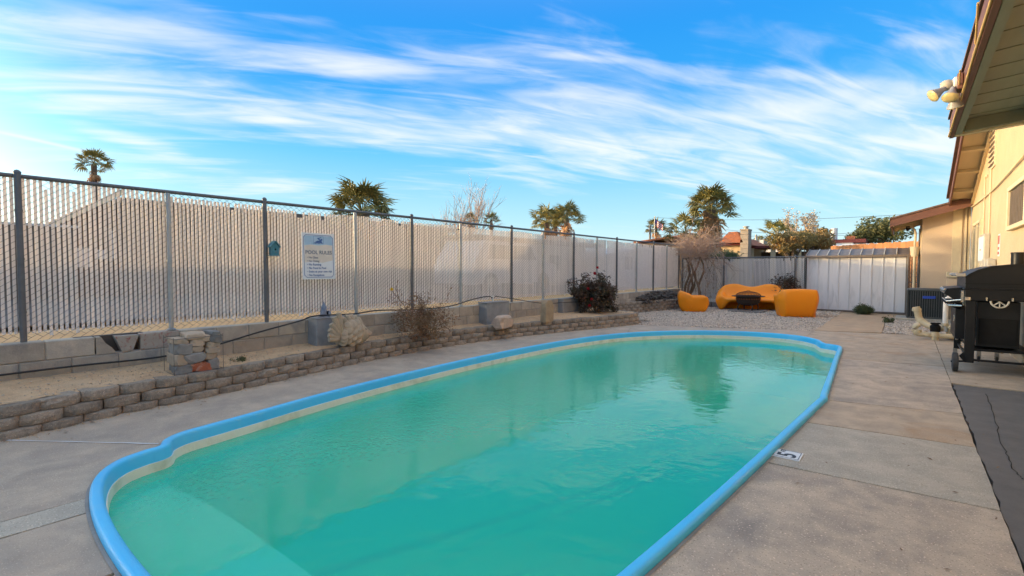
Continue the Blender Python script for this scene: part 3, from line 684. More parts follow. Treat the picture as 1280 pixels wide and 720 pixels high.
# ------------------------------------------------------------------ chain-link fences with slats
SP=.043
slatm=G(); slatm.box((0,0,0),(.006,.0272,1.0)); slatm=slatm.mesh('slat',M['slat'])
def fence(label,P0,P1,z0,z1,posts,rails,slat_lo,slat_hi,group=None,wr=.0021,wmat='wire',k0=0):
    P0=Vector(P0);P1=Vector(P1); d=(P1-P0); Ln=d.length; d.normalize(); n=Vector((-d.y,d.x,0)) ; a=math.atan2(d.y,d.x)-math.pi/2
    t=thing('chain_link_fence',label,'fence',((P0+P1)/2).to_tuple(),group=group); org=LOC[t.name]
    rail=G(); rail.tube([P0+Vector((0,0,z1)),P1+Vector((0,0,z1))],.022,10); part('top_rail',rail,M['postdark'],t,smooth=50)
    K=int(Ln/SP); order=[]
    for k in range(K): order.append(k)
    near=order[:300]
    extra=G()
    for k in order:
        p=P0+d*(SP*(k+.5)); zt=slat_hi(SP*k)+rnd.uniform(-.006,.006); zb=slat_lo(SP*k)+rnd.uniform(-.006,.006); dz=rnd.choice((0,)*24+(-.05,-.09)); zt+=dz; zb+=dz*.4
        if rnd.random()<.003: continue
        if k0<=k<k0+300: inst('slat',slatm,t,Vector((p.x,p.y,(zt+zb)/2))-org,(rnd.uniform(-.004,.004),rnd.uniform(-.003,.003),a+rnd.uniform(-.08,.08)),(1,1,zt-zb))
        else: extra.box((p.x,p.y,(zt+zb)/2),(.005,.0275,zt-zb),rotz(a+rnd.uniform(-.08,.08)))
    if extra.v: part('slat_run',extra,M['slat'],t,kind='stuff')
    # woven wire: rising strand in front of every slat, falling strand behind it
    V=[];F=[];vz=.062
    for k in range(K+1):
        A=P0+d*(SP*(k-.0)); Bp=P0+d*(SP*(k+1)); nz=int((z1-z0)/vz)
        for s in range(nz):
            zb=z0+s*vz+(vz/2 if k%2 else 0)
            for (q0,q1,h0,h1,off) in ((A,Bp,0,.5,.009),(Bp,A,.5,1,-.009)):
                a0=q0+Vector((0,0,zb+h0*vz))+n*-off; a1=q1+Vector((0,0,zb+h1*vz))+n*-off
                i0=len(V)
                u=Vector((0,0,1)); dd=(a1-a0).normalized(); s1=dd.cross(n).normalized()
                for q in(a0,a1):
                    V.append(q+s1*wr); V.append(q-s1*wr*.5+n*wr*.87); V.append(q-s1*wr*.5-n*wr*.87)
                F+= [(i0,i0+1,i0+4,i0+3),(i0+1,i0+2,i0+5,i0+4),(i0+2,i0,i0+3,i0+5)]
    g=G(); g.add(V,F); part('wire_mesh',g,M[wmat],t,kind='stuff',fixn=False)
    for s,mat,zb in posts:
        p=P0+d*s; g=G(); off=n*-.035
        if mat=='dark':
            g.tube([p+off+Vector((0,0,zb)),p+off+Vector((0,0,z1+.03))],.028,12); g.lathe([(.032,0),(.032,.012),(.018,.03),(0.002,.036)],p+off+Vector((0,0,z1+.025)),12)
            for zc in (z0+.3,(z0+z1)/2,z1-.35): g.lathe([(.0315,-.012),(.0315,.012)],p+off+Vector((0,0,zc)),12)
        else:
            g.tube([p+off+Vector((0,0,zb)),p+off+Vector((0,0,z1-.02))],.026,12)
            for zc in (z0+.25,(z0+z1)/2,z1-.3): g.lathe([(.030,-.01),(.030,.01)],p+off+Vector((0,0,zc)),12)
            g.lathe([(.05,0),(.05,.012),(.03,.02)],p+off+Vector((0,0,zb)),12)
        part('post',g,M['postdark' if mat=='dark' else 'postgal'],t,smooth=40)
    return t
ylist=[(.65,'dark'),(1.93,'gal'),(3.07,'dark'),(4.5,'gal'),(5.66,'dark'),(6.9,'gal'),(8.52,'dark'),(9.75,'gal'),(11.17,'dark'),(12.43,'gal'),(13.67,'dark'),(15.1,'gal'),(16.47,'dark'),(17.7,'gal'),(18.95,'dark')]
Y0=-2.6
def shi(s): 
    y=Y0+s
    return 2.33 if y<1.9 else (2.285 if y<3.2 else 2.265+.01*math.sin(y*3))
fence('long chain-link fence with pale slats and alternating dark and galvanised posts',(FX,Y0,0),(FX,18.97,0),.665,2.345,[(-1.9-Y0,'dark',.66)]+[(y-Y0,m,.66) for y,m in ylist],1,lambda s:.745,shi,k0=int((.3-Y0)/SP),group='slatted chain-link fences')
LOCB=19.25
fence('low slatted chain-link fence across the back between corner and shed',(-6.95,LOCB,0),(-2.72,LOCB,0),.04,1.84,[(.02,'dark',0),(1.6,'dark',0),(3.95,'dark',0)],1,lambda s:.06,lambda s:1.79,wr=.0042,wmat='postgal',group='slatted chain-link fences')

# pool rules sign
sg=thing('pool_rules_sign','white and blue POOL RULES sign hung on the slatted fence','sign',(-6.93,3.845,1.60),0)
sg.rotation_euler=(0,R(-2),0)
g=G(); g.box((0,0,0),(.004,.53,.70),b=.0015); part('plate',g,M['sign'],sg,local=True)
g=G(); x=.0026; hw,hh,c=.235,.318,.035
oct_=[(-hw+c,-hh),(hw-c,-hh),(hw,-hh+c),(hw,hh-c),(hw-c,hh),(-hw+c,hh),(-hw,hh-c),(-hw,-hh+c)]
for i in range(8):
    a=Vector((0,*oct_[i]));b=Vector((0,*oct_[(i+1)%8])); mid=(a+b)/2; d=b-a; ang=math.atan2(d.z,d.y)
    g.box((x,mid.y,mid.z),(.001,d.length+.006,.008),Matrix.Rotation(ang,3,'X'))
part('border',g,M['ink'],sg,local=True)
rotS=(R(90),0,R(90))
text('heading','POOL RULES',.077,M['inkg'],sg,(.0026,0,.032),rotS,.002,'CENTER',.98)
for i,s_ in enumerate(['No Glass','No Diving','No Running','No Food In Pool','Swim at your own risk','No Exceptions']):
    text('rule_line','• '+s_,.046,M['ink'] if i>1 else M['inkg'],sg,(.0026,-.19,-.035-.053*i),rotS,.0012,'LEFT',.88)
M['signblue']=mk('sign pale blue',(.36,.56,.72),None,3,.25,0); M['signsand']=mk('sign sand tone',(.74,.68,.60),None,3,.25,0)  # wavy-edged blue field above a sand field on the plate
g=G(); g.prism([(-.225,.16),(-.12,.175),(0,.165),(.12,.18),(.225,.17),(.225,.285),(.2,.308),(-.2,.308),(-.225,.285)],.0021,.0023,(1,2,0)); part('blue_field',g,M['signblue'],sg,local=True)
g=G(); g.prism([(-.225,-.10),(-.1,-.07),(.05,-.10),(.225,-.06),(.225,.168),(.12,.178),(0,.163),(-.12,.173),(-.225,.158)],.00205,.00215,(1,2,0)); part('sand_field',g,M['signsand'],sg,local=True)
# swimmer pictogram
g=G(); 
for (y,z_,a,b_) in((0,.20,.165,.004),(0,.322-.01,.165,.004)): g.box((x,y,z_-.01),(.001,a,b_))
for y in(-.08,.08): g.box((x,y,.247),(.001,.004,.115))
part('pictogram_frame',g,M['ink'],sg,local=True)
g=G(); g.prism([(-.065,.208),(-.02,.235),(.02,.24),(-.012,.262),(-.02,.275),(.045,.29),(.05,.282),(.012,.268),(.035,.25),(.055,.225),(.062,.205)],.0022,.0032,(1,2,0))
g.lathe([(.016,0),(.016,.001)],(.0024,.05,.252),14,Matrix.Rotation(R(90),3,'Y'))
for k in range(5): g.box((x,-.055+.027*k,.2+.003*(k%2)),(.001,.026,.01),Matrix.Rotation(R(18 if k%2 else -18),3,'X'))
part('swimmer_pictogram',g,M['ink'],sg,local=True)

# birdhouse
bh=thing('birdhouse','small teal birdhouse with peaked roof hung beside a dark fence post','birdhouse',(-6.90,3.16,1.60)); bh.scale=(.85,.85,.95)
g=G(); g.prism([(-.06,0),(.06,0),(.065,.12),(0,.19),(-.065,.12)],-.05,.05,(1,2,0)); part('body',g,M['teal'],bh,local=True)
for s in(-1,1):
    g=G(); g.box((.005,s*.042,.163),(.14,.125,.012),Matrix.Rotation(-s*R(47),3,'X')); part('roof',g,M['teal'],bh,local=True)
g=G(); g.lathe([(.014,0),(.014,.003)],(.0505,0,.085),14,Matrix.Rotation(R(90),3,'Y')); part('entrance_hole',g,M['blackm'],bh,local=True)
g=G(); g.tube([(.05,0,.045),(.085,0,.045)],.005,6); g.tube([(-.02,-.06,.03),(-.03,-.13,.03)],.004,6); part('perch',g,M['wood'],bh,local=True)
g=G(); g.box((0,0,-.004),(.13,.14,.01)); part('floor_board',g,M['teal'],bh,local=True)
g=G(); g.tube([(0,0,.19),(0,0,.24)],.003,5); part('hanger',g,M['wire'],bh,local=True)

# ------------------------------------------------------------------ rocks
def rock(size,seed,sub=2,amp=.25):
    bm=bmesh.new(); bmesh.ops.create_icosphere(bm,subdivisions=sub,radius=1)
    for v in bm.verts:
        n=mnoise.noise(v.co*1.3+Vector((seed*3.7,seed,0)))*amp+mnoise.noise(v.co*3.1+Vector((seed,0,9)))*amp*.4
        q=v.co*(1+n)
        for a in range(3): q[a]=max(-.70,min(.70,q[a]))
        v.co=Vector((q.x*size[0],q.y*size[1],q.z*size[2]))*1.12
    g=G(); g.v=[tuple(v.co) for v in bm.verts]; g.f=[tuple(v.index for v in f.verts) for f in bm.faces]; g.m=[0]*len(g.f); bm.free(); return g
t=thing('boulder','pale pink angular boulder on the sand in front of the middle pier','boulder',(-6.28,7.4,.24))
o=part('stone',rock((.15,.31,.17),8.3,2,.5),M['rockp'],t,local=True); o.location=(0,0,.1); o.rotation_euler=(0,0,R(8))
t=thing('standing_stone','upright rounded brown stone slab left of the red rose bush','stone',(-6.12,8.72,.25))
g=G(); n=14; pr=[(-.16,0),(.15,0)]+[(.15*math.cos(a),.33+.14*math.sin(a)) for a in [R(k*18) for k in range(0,11)]]
g.prism(pr,-.07,.07,(1,2,0)); 
g.v=[tuple(Vector(v)+.012*mnoise.noise_vector(Vector(v)*9)) for v in g.v]; part('slab',g,M['rockb'],t,local=True)
# gabion of stones
gb=thing('gabion_stack','squat stack of gray, tan and red stones caged in wire at the planter edge','rock stack',(-6.17,1.93,.25))
rk=[('rockg',-.13,.03,.10,.065),('rockr',.03,.035,.135,.065),('rockg',.16,.05,.075,.08),('rockt',-.17,.14,.07,.085),('rockg',-.03,.14,.13,.07),('rockt',.12,.145,.09,.05),('rockg',-.13,.25,.10,.08),('rockt',.0,.235,.08,.05),('rockt',.15,.21,.09,.045),('rockt',.14,.275,.07,.045),('rockg',.17,.33,.075,.055),('rockt',.0,.31,.085,.05),('rockt',-.15,.34,.085,.04),('rockt',.06,.35,.1,.045),('rockt',-.01,.385,.11,.045),('rockg',.17,.39,.06,.04),('rockt',.185,.30,.05,.07)]
for i,(m_,y,z_,a,b_) in enumerate(rk):
    o=part('rock',rock((.13,a*1.12,b_*1.15),i*1.7+.4,2,.22),M[m_],gb,local=True); o.location=(rnd.uniform(-.015,.015),y,z_+.025); o.rotation_euler=(rnd.uniform(-.15,.15),0,rnd.uniform(-.2,.2))
    o=part('rock',rock((.12,a*1.12,b_*1.15),i*2.7+.4,1,.22),M[m_],gb,local=True); o.location=(-.17,y+.02,z_+.02)
g=G()
for y in(-.24,.24):
    for x in(.13,-.20): g.tube([(x,y,-.02),(x,y,.42)],.0025,5)
for z_ in(.02,.4):
    g.tube([(.13,-.24,z_),(.13,.24,z_),(-.20,.24,z_),(-.20,-.24,z_),(.13,-.24,z_)],.003,5)
part('wire_cage',g,M['wire'],gb,local=True)
# stone fish
fs=thing('fish_sculpture','sand-coloured carved stone fish with scales and fan tail leaning on a gray pier','sculpture',(-6.42,3.98,.26)); fs.scale=(1.1,1.15,1.12)
g=G(); nU,nV=26,14; V=[];F=[]
def prof_at(u,tab):
    k=u*(len(tab)-1); i=int(min(len(tab)-2,k)); return lerp(tab[i],tab[i+1],k-i)
TOPZ=[.20,.27,.33,.36,.365,.35,.315,.265,.205,.165]; BOTZ=[.04,.02,.01,.0,.0,.0,.01,.03,.07,.125]
for i in range(nU+1):
    u=i/nU; y=-.14+.50*u; zt=prof_at(u,TOPZ); zb=prof_at(u,BOTZ); zc=(zt+zb)/2; h=(zt-zb)/2
    for j in range(nV):
        an=2*math.pi*j/nV; V.append((.12*math.cos(an)*(.25+.75*min(1,h/.17)),y,zc+h*math.sin(an)))
for i in range(nU):
    for j in range(nV): j2=(j+1)%nV; F.append((i*nV+j,i*nV+j2,(i+1)*nV+j2,(i+1)*nV+j))
F.append(tuple(range(nV))); F.append(tuple(nU*nV+j for j in range(nV))[::-1]); g.add(V,F); part('body',g,M['sandst'],fs,local=True,smooth=60)
sc_=G(); sc_.lathe([(.048,0),(.050,.010),(.042,.017),(.02,.020)],(0,0,0),12,Matrix.Rotation(R(62),3,'Y')); sc_=sc_.mesh('scale',M['sandst'],50)
for r_ in range(4):
    for c_ in range(4):
        y=-.09+.068*c_; u=(y+.14)/.5; zt=prof_at(u,TOPZ); zb=prof_at(u,BOTZ); z_=lerp(zb+.04,zt-.05,(r_+(.5 if c_%2 else 0))/3.5); h=(zt-zb)/2; q=(z_-(zt+zb)/2)/h
        if abs(q)<.88: inst('scale',sc_,fs,(.12*math.sqrt(1-q*q)-.022,y,z_),(R(18),0,R(-14)))
for k in range(6):
    a=R(97+15*k); g=G(); p0=Vector((.05,-.12,.12)); ln_=(.38,.35,.30,.27,.25,.23)[k]; p1=p0+Vector((.03,math.cos(a)*ln_*.75,math.sin(a)*ln_*.95-.02)); p1.z=max(.02,p1.z); g.tube([p0,p0.lerp(p1,.5)+Vector((.02,0,0)),p1],[.022,.042,.034],8); part('tail_ray',g,M['sandst'],fs,local=True,smooth=60)
for k in range(5):
    g=G(); y=-.02+.052*k; zt=prof_at((y+.14)/.5,TOPZ); g.tube([(0,y+.02,zt-.05),(0,y-.02,zt+.035),(0,y-.05,zt+.05-.008*k)],[.045,.036,.02],8); part('dorsal_spine',g,M['sandst'],fs,local=True,smooth=60)
g=G(); g.lathe([(.022,0),(.02,.012),(.008,.018)],(.075,.235,.215),10,Matrix.Rotation(R(80),3,'Y')); part('eye',g,M['sandst'],fs,local=True)
g=G(); g.tube([(.07,.17,.30),(.105,.185,.2),(.10,.18,.08)],[.008,.012,.008],6); g.tube([(.06,.35,.14),(.075,.29,.12)],[.006,.008],6); part('gill',g,M['sandst'],fs,local=True,smooth=60)
# figurine on the pier
fg=thing('garden_figurine','little gray-blue pointed figurine standing on the wide pier','figurine',(-6.78,3.83,.69))
g=G(); g.lathe([(.085,0),(.08,.03),(.055,.04),(.05,.09),(.035,.13)],(0,0,0),12); part('body',g,M['figure'],fg,local=True,smooth=40)
g=G(); g.lathe([(.045,.12),(.04,.15),(.015,.19),(.004,.23)],(0,0,0),12); part('hat',g,M['figure'],fg,local=True,smooth=40)
for s in(-1,1):
    g=G(); g.lathe([(.03,0),(.03,.05),(.01,.075)],(.05,s*.055,.02),8); part('foot',g,M['figure'],fg,local=True,smooth=40)
g=G(); g.box((.055,.03,.06),(.03,.03,.05),b=.005); part('doorway',g,M['blackm'],fg,local=True)

# hose / cable
def sag(pts,r,name,label,cat,mat,n=6,sm=6):
    g=G(); g.tube(catmull(pts,False,sm),r,n); o=part(name,g,mat,smooth=80); return tag(o,label,cat)
sag([(-6.86,-1.4,.33),(-6.86,.2,.36),(-6.85,1.0,.37),(-6.85,1.75,.36),(-6.83,2.3,.42),(-6.80,2.9,.55),(-6.76,3.45,.66),(-6.70,3.65,.72),(-6.74,4.3,.70),(-6.80,4.8,.72),(-6.74,5.5,.69),(-6.70,6.3,.70),(-6.74,6.95,.79),(-6.80,7.4,.83),(-6.80,7.62,.83)],.011,'garden_hose','black irrigation hose climbing from the sand over the gray piers','hose',M['hose'])
sag([(-6.80,7.75,.83),(-6.7,8.2,.76),(-6.6,8.8,.66),(-6.5,9.3,.60),(-6.6,10.0,.58),(-6.65,11.0,.55)],.009,'garden_hose','black hose end falling from the middle pier toward the red roses','hose',M['hose'])
t=thing('sprinkler_riser','small white riser valve on top of the middle gray pier','valve',(-6.80,7.69,.70))
g=G(); g.tube([(0,0,0),(0,0,.11)],.02,10); part('riser',g,M['pvcw'],t,local=True,smooth=50)
g=G(); g.lathe([(.03,.1),(.03,.125),(.012,.14)],(0,0,0),10); part('head',g,M['pvcw'],t,local=True,smooth=50)
g=G(); g.tube([(0,-.05,.10),(0,.05,.10)],.013,8); part('fitting',g,M['blackm'],t,local=True,smooth=50)
t=thing('edge_stake','dark short stake at the left end of the planter','stake',(-6.0,.26,.2))
g=G(); g.tube([(0,0,0),(0,0,.33)],.02,8); part('shaft',g,M['postdark'],t,local=True)

# ------------------------------------------------------------------ plants
def grow(rr,p,d,ln,r,depth,gw,leaves,spread=.5,up=.1,kids=(2,4),seg=3,shrink=.68,curl=.15,droop=0):
    pts=[p];dd=d.normalized();q=p
    for k in range(seg):
        dd=(dd+Vector((rr.gauss(0,curl),rr.gauss(0,curl),rr.gauss(0,curl)+up-droop*(k+1)/seg))).normalized(); q=q+dd*ln/seg; pts.append(q)
    gw.tube(pts,[lerp(r,r*.55,i/seg) for i in range(seg+1)],5 if r>.01 else 3,caps=False)
    if depth<=1: leaves.extend([(pts[i].lerp(pts[i+1],rr.random()),dd) for i in range(seg)]+[(pts[-1],dd)])
    if depth<=0: return
    for k in range(rr.randint(*kids)):
        t=rr.uniform(.35,1); i=min(seg-1,int(t*seg)); b=pts[i].lerp(pts[i+1],t*seg-i)
        nd=(dd+Vector((rr.gauss(0,spread),rr.gauss(0,spread),rr.gauss(0,spread)*.8))).normalized()
        grow(rr,b,nd,ln*shrink*rr.uniform(.75,1.2),r*.58,depth-1,gw,leaves,spread,up,kids,seg,shrink,curl,droop)
def leafset(rr,leaves,n,size,jit,asp=.6):
    g=G();V=[];F=[]
    for (p,d) in leaves:
        for k in range(n):
            c=p+Vector((rr.gauss(0,jit),rr.gauss(0,jit),rr.gauss(0,jit))); s=size*rr.uniform(.6,1.3)
            a=Vector((rr.gauss(0,1),rr.gauss(0,1),rr.gauss(0,.7))).normalized(); b=a.cross(Vector((rr.gauss(0,1),rr.gauss(0,1),rr.gauss(0,1)))).normalized()
            i=len(V); V+=[c-a*s,c+b*s*asp*.5,c+a*s,c-b*s*asp*.5]; F.append((i,i+1,i+2,i+3))
    g.add(V,F); return g
def shrub(name,label,cat,loc,stems,ln,r,depth,leafn,lsize,ljit,lmat,wmat,spread=.45,lean=.6,seed=1,up=.08,droop=0,kids=(2,4),flat=1,leafpart='foliage',group=None):
    rr=random.Random(seed); t=thing(name,label,cat,loc,group=group); gw=G(); lv=[]
    for k in range(stems):
        a=rr.uniform(0,6.283); l=rr.uniform(.1,lean); grow(rr,Vector((math.cos(a)*.04,math.sin(a)*.04,0)),Vector((math.cos(a)*l,math.sin(a)*l,1)),ln*rr.uniform(.7,1.15),r,depth,gw,lv,spread,up,kids,droop=droop)
    part('branches' if depth<4 else 'trunk',gw,wmat,t,local=True,fixn=False,smooth=60)
    if leafn: part(leafpart,leafset(rr,lv,leafn,lsize,ljit),lmat,t,local=True,fixn=False)
    return t,lv,rr
def flower(parent,loc,mat,s=.045):
    g=G(); rr=random.Random(hash(str(loc))%999)
    for ring,(n,rad,tilt) in enumerate(((5,1,.9),(5,.75,.55),(4,.45,.25))):
        for k in range(n):
            a=2*math.pi*k/n+ring*.5; c=Vector((math.cos(a)*s*rad*.5,math.sin(a)*s*rad*.5,s*.35*(ring+1)*.6)); M3=Matrix.Rotation(a,3,'Z')@Matrix.Rotation(tilt-1.2,3,'Y')
            V=[c+M3@Vector(q)*s*.55 for q in((-.6,-.2,0),(0,-.55,.12),(.6,-.25,.1),(.6,.25,.1),(0,.55,.12),(-.6,.2,0))]; g.add(V,[(0,1,2,3,4,5)])
    part('flower',g,mat,parent,local=True,fixn=False).location=loc
t,lv,rr=shrub('rose_bush','sparse twiggy rose bush with one yellow flower, left of the pink boulder','bush',(-6.3,5.4,.25),20,.36,.007,3,2,.022,.035,M['leafdry'],M['wood'],.42,1.5,5,.02,kids=(2,3))
low=[(Vector((rr.gauss(0,.13),rr.gauss(0,.22),abs(rr.gauss(.1,.16)))),Vector((0,0,1))) for k in range(300)]; part('foliage',leafset(rr,low,3,.028,.03),M['leafdry'],t,local=True,fixn=False)
g=G(); q=[Vector((0,0,0)),Vector((-.05,-.22,.35)),Vector((-.12,-.45,.66)),Vector((-.16,-.56,.80))]; g.tube(q,.006,5); q2=[Vector((-.12,-.45,.66)),Vector((-.14,-.50,.83)),Vector((-.13,-.46,.98))]; g.tube(q2,.005,5); part('tall_shoot',g,M['wood'],t,local=True)
flower(t,(-.16,-.57,.80),M['yellow'],.06)
extra=[(Vector((-.12,-.45,.6+.05*k)),Vector((0,0,1))) for k in range(5)]+[(Vector((.02,.35+.03*k,.45+.05*k)),Vector((0,0,1))) for k in range(8)]+[(Vector((0,.62+.04*k,.3-.02*k)),Vector((0,0,1))) for k in range(4)]
part('foliage',leafset(rr,extra,4,.03,.03),M['leafdry'],t,local=True,fixn=False)
t,lv,rr=shrub('rose_bush','dense dark-leaved rose bush dotted with red flowers near the far pool end','bush',(-6.28,11.2,.25),22,.46,.012,3,6,.042,.045,M['leafrose'],M['wood'],.45,.62,11,.03)
top=sorted(lv,key=lambda q:-q[0].z)
for k,(dy,dz) in enumerate(((-.62,1.02),(-.33,1.16),(-.58,.36),(-.60,.2),(-.15,1.0),(-.48,.62))): flower(t,(.22-.05*k,dy*.8,dz),M['red'],.075)
# little green tuft at the shed, weeds
shrub('small_shrub','small round gray-green shrub at the foot of the white shed','bush',(-1.02,18.75,-.02),26,.16,.005,2,7,.025,.03,M['leafs'],M['wood'],.5,1.2,4,.03)
shrub('weed','low weed at the edge of the tan slab near the condenser','weed',(-.36,16.0,-.01),7,.12,.003,1,4,.03,.02,M['leafs'],M['wood'],.5,1.3,6)
shrub('weed','tuft of dry weeds on the sand beside the wire-caged stones','weed',(-6.35,2.45,.26),9,.05,.002,1,3,.012,.012,M['leafs'],M['wood'],.5,1.5,8)
# dead plant on the back fence
shrub('dried_plant','small dark dried plant in front of the back fence by the shed','plant',(-3.15,19.0,-.01),3,.75,.009,3,4,.05,.06,M['leafrose'],M['wood'],.6,.15,9,.12)
# dead vine tree in the corner
t=thing('dead_vine','bleached leafless vine tangled over the fence corner below the palm','vine',(-6.15,18.55,-.02)); rr=random.Random(21); gw=G(); lv=[]
for k in range(6):
    a=rr.uniform(0,6.28); pts=[]; x=rr.uniform(-.35,.35);y=rr.uniform(-.12,.3)
    for i in range(8): pts.append(Vector((x+.12*math.sin(i*1.3+a),y+.07*math.cos(i*1.7+a),i*.27)))
    gw.tube(pts,[lerp(.055,.03,i/7) for i in range(8)],6)
part('trunk',gw,M['wood'],t,local=True,smooth=60)
gw=G()
for k in range(70):
    a=rr.uniform(0,6.283); p=Vector((rr.uniform(-.35,.45),rr.uniform(-.15,.3),rr.uniform(1.7,2.35)))
    grow(rr,p,Vector((math.cos(a)*.9,math.sin(a)*.5-.15,rr.uniform(.1,1.0))),rr.uniform(.45,.8),.015,2,gw,lv,.45,0,(3,4),4,.78,.26,.10)
part('twigs',gw,M['deadwood'],t,local=True,fixn=False)
gw=G(); lv2=[]
for k in range(26):
    p=Vector((rr.uniform(-.6,1.0),rr.uniform(-.3,.25),rr.uniform(.9,1.9))); grow(rr,p,Vector((rr.gauss(0,.3),rr.gauss(0,.2),-1)),rr.uniform(.4,.9),.008,1,gw,lv2,.3,0,(1,3),4,.7,.2,.1)
part('hanging_stems',gw,M['wood'],t,local=True,fixn=False)
part('dry_leaves',leafset(rr,lv2[:220],1,.035,.04),M['leafo'],t,local=True,fixn=False)
# brush pile on the corner soil
g=G(); rr=random.Random(3)
for k in range(420):
    y=rr.uniform(14.9,18.3); hgt=.36*math.sin((y-14.7)/3.8*math.pi)**.5; x=-6.86+abs(rr.gauss(0,.16))+(y-14.9)*.07; z_=.32+rr.random()*hgt*max(0,1-abs(x+6.75)/.7)
    a=rr.uniform(0,3.14); l=rr.uniform(.05,.13); g.tube([(x-math.cos(a)*l,y-math.sin(a)*l,z_-.02),(x+math.cos(a)*l,y+math.sin(a)*l,z_+rr.uniform(-.03,.05))],rr.uniform(.018,.035),5)
M['logs']=mk('dark brush wood',(.13,.11,.09),(.07,.06,.055),12,.9,.4,40,world=True); tag(part('brush_pile',g,M['logs']),'dark heap of cut logs and branches on the corner bed behind the left orange chair','wood pile')

# ------------------------------------------------------------------ palms
def frond_mesh(name,mat,fan=.62,pet=.55,blades=17,droop=.35):
    g=G(); g.tube([(0,0,0),(pet*.5,0,.03),(pet,0,0)],[.02,.015,.011],4,caps=False)
    for k in range(blades):
        a=lerp(-2.0,2.0,k/(blades-1)); L_=fan*(1-.22*abs(a)/2)*(.9+.2*((k*7)%5)/5); d=Vector((math.cos(a),math.sin(a),0)); s=Vector((-d.y,d.x,0)); w_=fan*.085; fold=.03*(1 if k%2 else -1)
        p0=Vector((pet,0,0)); p1=p0+d*L_*.5+Vector((0,0,fold)); p2=p0+d*L_+Vector((0,0,-droop*L_*(.6+.5*((k*3)%4)/4)))
        g.add([p0,p1+s*w_,p2,p1-s*w_,p1+Vector((0,0,.02))],[(0,1,4),(1,2,4),(2,3,4),(3,0,4)])
    return g.mesh(name,mat)
fr=[frond_mesh('frond',M['palm'],.56,.80,15,d) for d in(.1,.35,.7)]
frd=frond_mesh('dead_frond',M['palmdry'],.5,.45,11,.5)
def palm(label,loc,crown_z,s,n,seed,skirt=12,skirt_len=1.0,trunk_r=.18,group='palms rising beyond the fences',lean=(0,0),far=False,half=False):
    t=thing('palm_tree',label,'palm',loc,group=group); rr=random.Random(seed)
    g=G(); m=10; g.tube([(lean[0]*(i/m)**2,lean[1]*(i/m)**2,crown_z*i/m) for i in range(m+1)],[trunk_r*(1.25 if i==0 else 1)*(1+.04*(-1)**i) for i in range(m+1)],10); part('trunk',g,M['trunk'],t,local=True,smooth=60)
    c=Vector((lean[0],lean[1],crown_z)); live=[];dead=[]
    for k in range(n):
        az=k*2.399+rr.uniform(-.2,.2); el=lerp(1.35,-.30,(k/n)**.8)+rr.uniform(-.15,.15); live.append((az,el,s*rr.uniform(.85,1.15),rr.uniform(-.5,.5)))
    for k in range(skirt):
        az=k*2.399; el=rr.uniform(-1.35,-.75); dead.append((az,el,s*rr.uniform(.9,1.3),rr.uniform(-.6,.6),rr.random()*skirt_len))
    if not far:
        for az,el,sc_,ro in live: inst('frond',fr[rr.randrange(3)],t,c,(ro,-el,az),(sc_,sc_,sc_))
        for az,el,sc_,ro,dz in dead: inst('dead_frond',frd,t,c-Vector((0,0,dz)),(ro,-el,az),(sc_,sc_,sc_))
    else:
        for nm,src,lst,mt in(('crown',fr,live,M['palm']),('dead_skirt',[frd],[(a,b,c_,d) for a,b,c_,d,e_ in dead],M['palmdry'])):
            g=G()
            for i,(az,el,sc_,ro) in enumerate(lst):
                me=src[i%len(src)]; Mx=Euler((ro,-el,az)).to_matrix(); off=c-Vector((0,0,(i/max(1,len(lst)))*skirt_len)) if nm!='crown' else c
                g.add([off+Mx@(v.co*sc_) for v in me.vertices],[tuple(p.vertices) for p in me.polygons])
            if lst: part(nm,g,mt,t,local=True,fixn=False)
    return t
def farp(px,py,Y,**k): return at(px,py,Y=Y)
p=at(888,262,Y=25); palm('large fan palm with shaggy brown skirt beyond the back fence',(p.x,p.y,-.05),p.z,1.0,46,1,150,2.1,.34)
p=at(857,290,Y=24); palm('smaller fan palm just left of the large shaggy palm',(p.x,p.y,-.05),p.z,.85,20,2,40,1.4,.22)
p=at(453,262,X=-13.5); palm('bushy palm crown just above the long fence, left of the bare tree',(p.x,p.y,.6),p.z-.70,.86,38,3,8,.4,.22)
p=at(118,226,X=-24); palm('tall thin palm seen alone above the left end of the fence',(p.x,p.y,.6),p.z,.50,24,4,8,.6,.09)
for i,(px,py,Y,s) in enumerate(((683,279,40,1.5),(694,281,44,1.5),(708,274,40,1.45))):
    p=at(px,py,Y=Y); palm(['leftmost palm of the trio above the middle of the fence','middle and lowest palm of the trio above the fence','rightmost palm of the trio, with a brown skirt'][i],(p.x,p.y,.0),p.z,s,26,5+i,(6,6,26)[i],(1,1,3)[i],.25,far=True)
for i,(px,py,Y,s,lb) in enumerate(((588,277,50,1.1,'small distant palm behind the foot of the bare tree'),(614,276,52,1.1,'small distant palm just right of the bare tree'),(820,286,62,1.25,'thin distant palm under the flag'),(973,298,60,1.9,'round golden palm head right of the pale chimney'))):
    p=at(px,py,Y=Y); palm(lb,(p.x,p.y,.0),p.z,s,24,12+i,6,.6,.2,far=True)

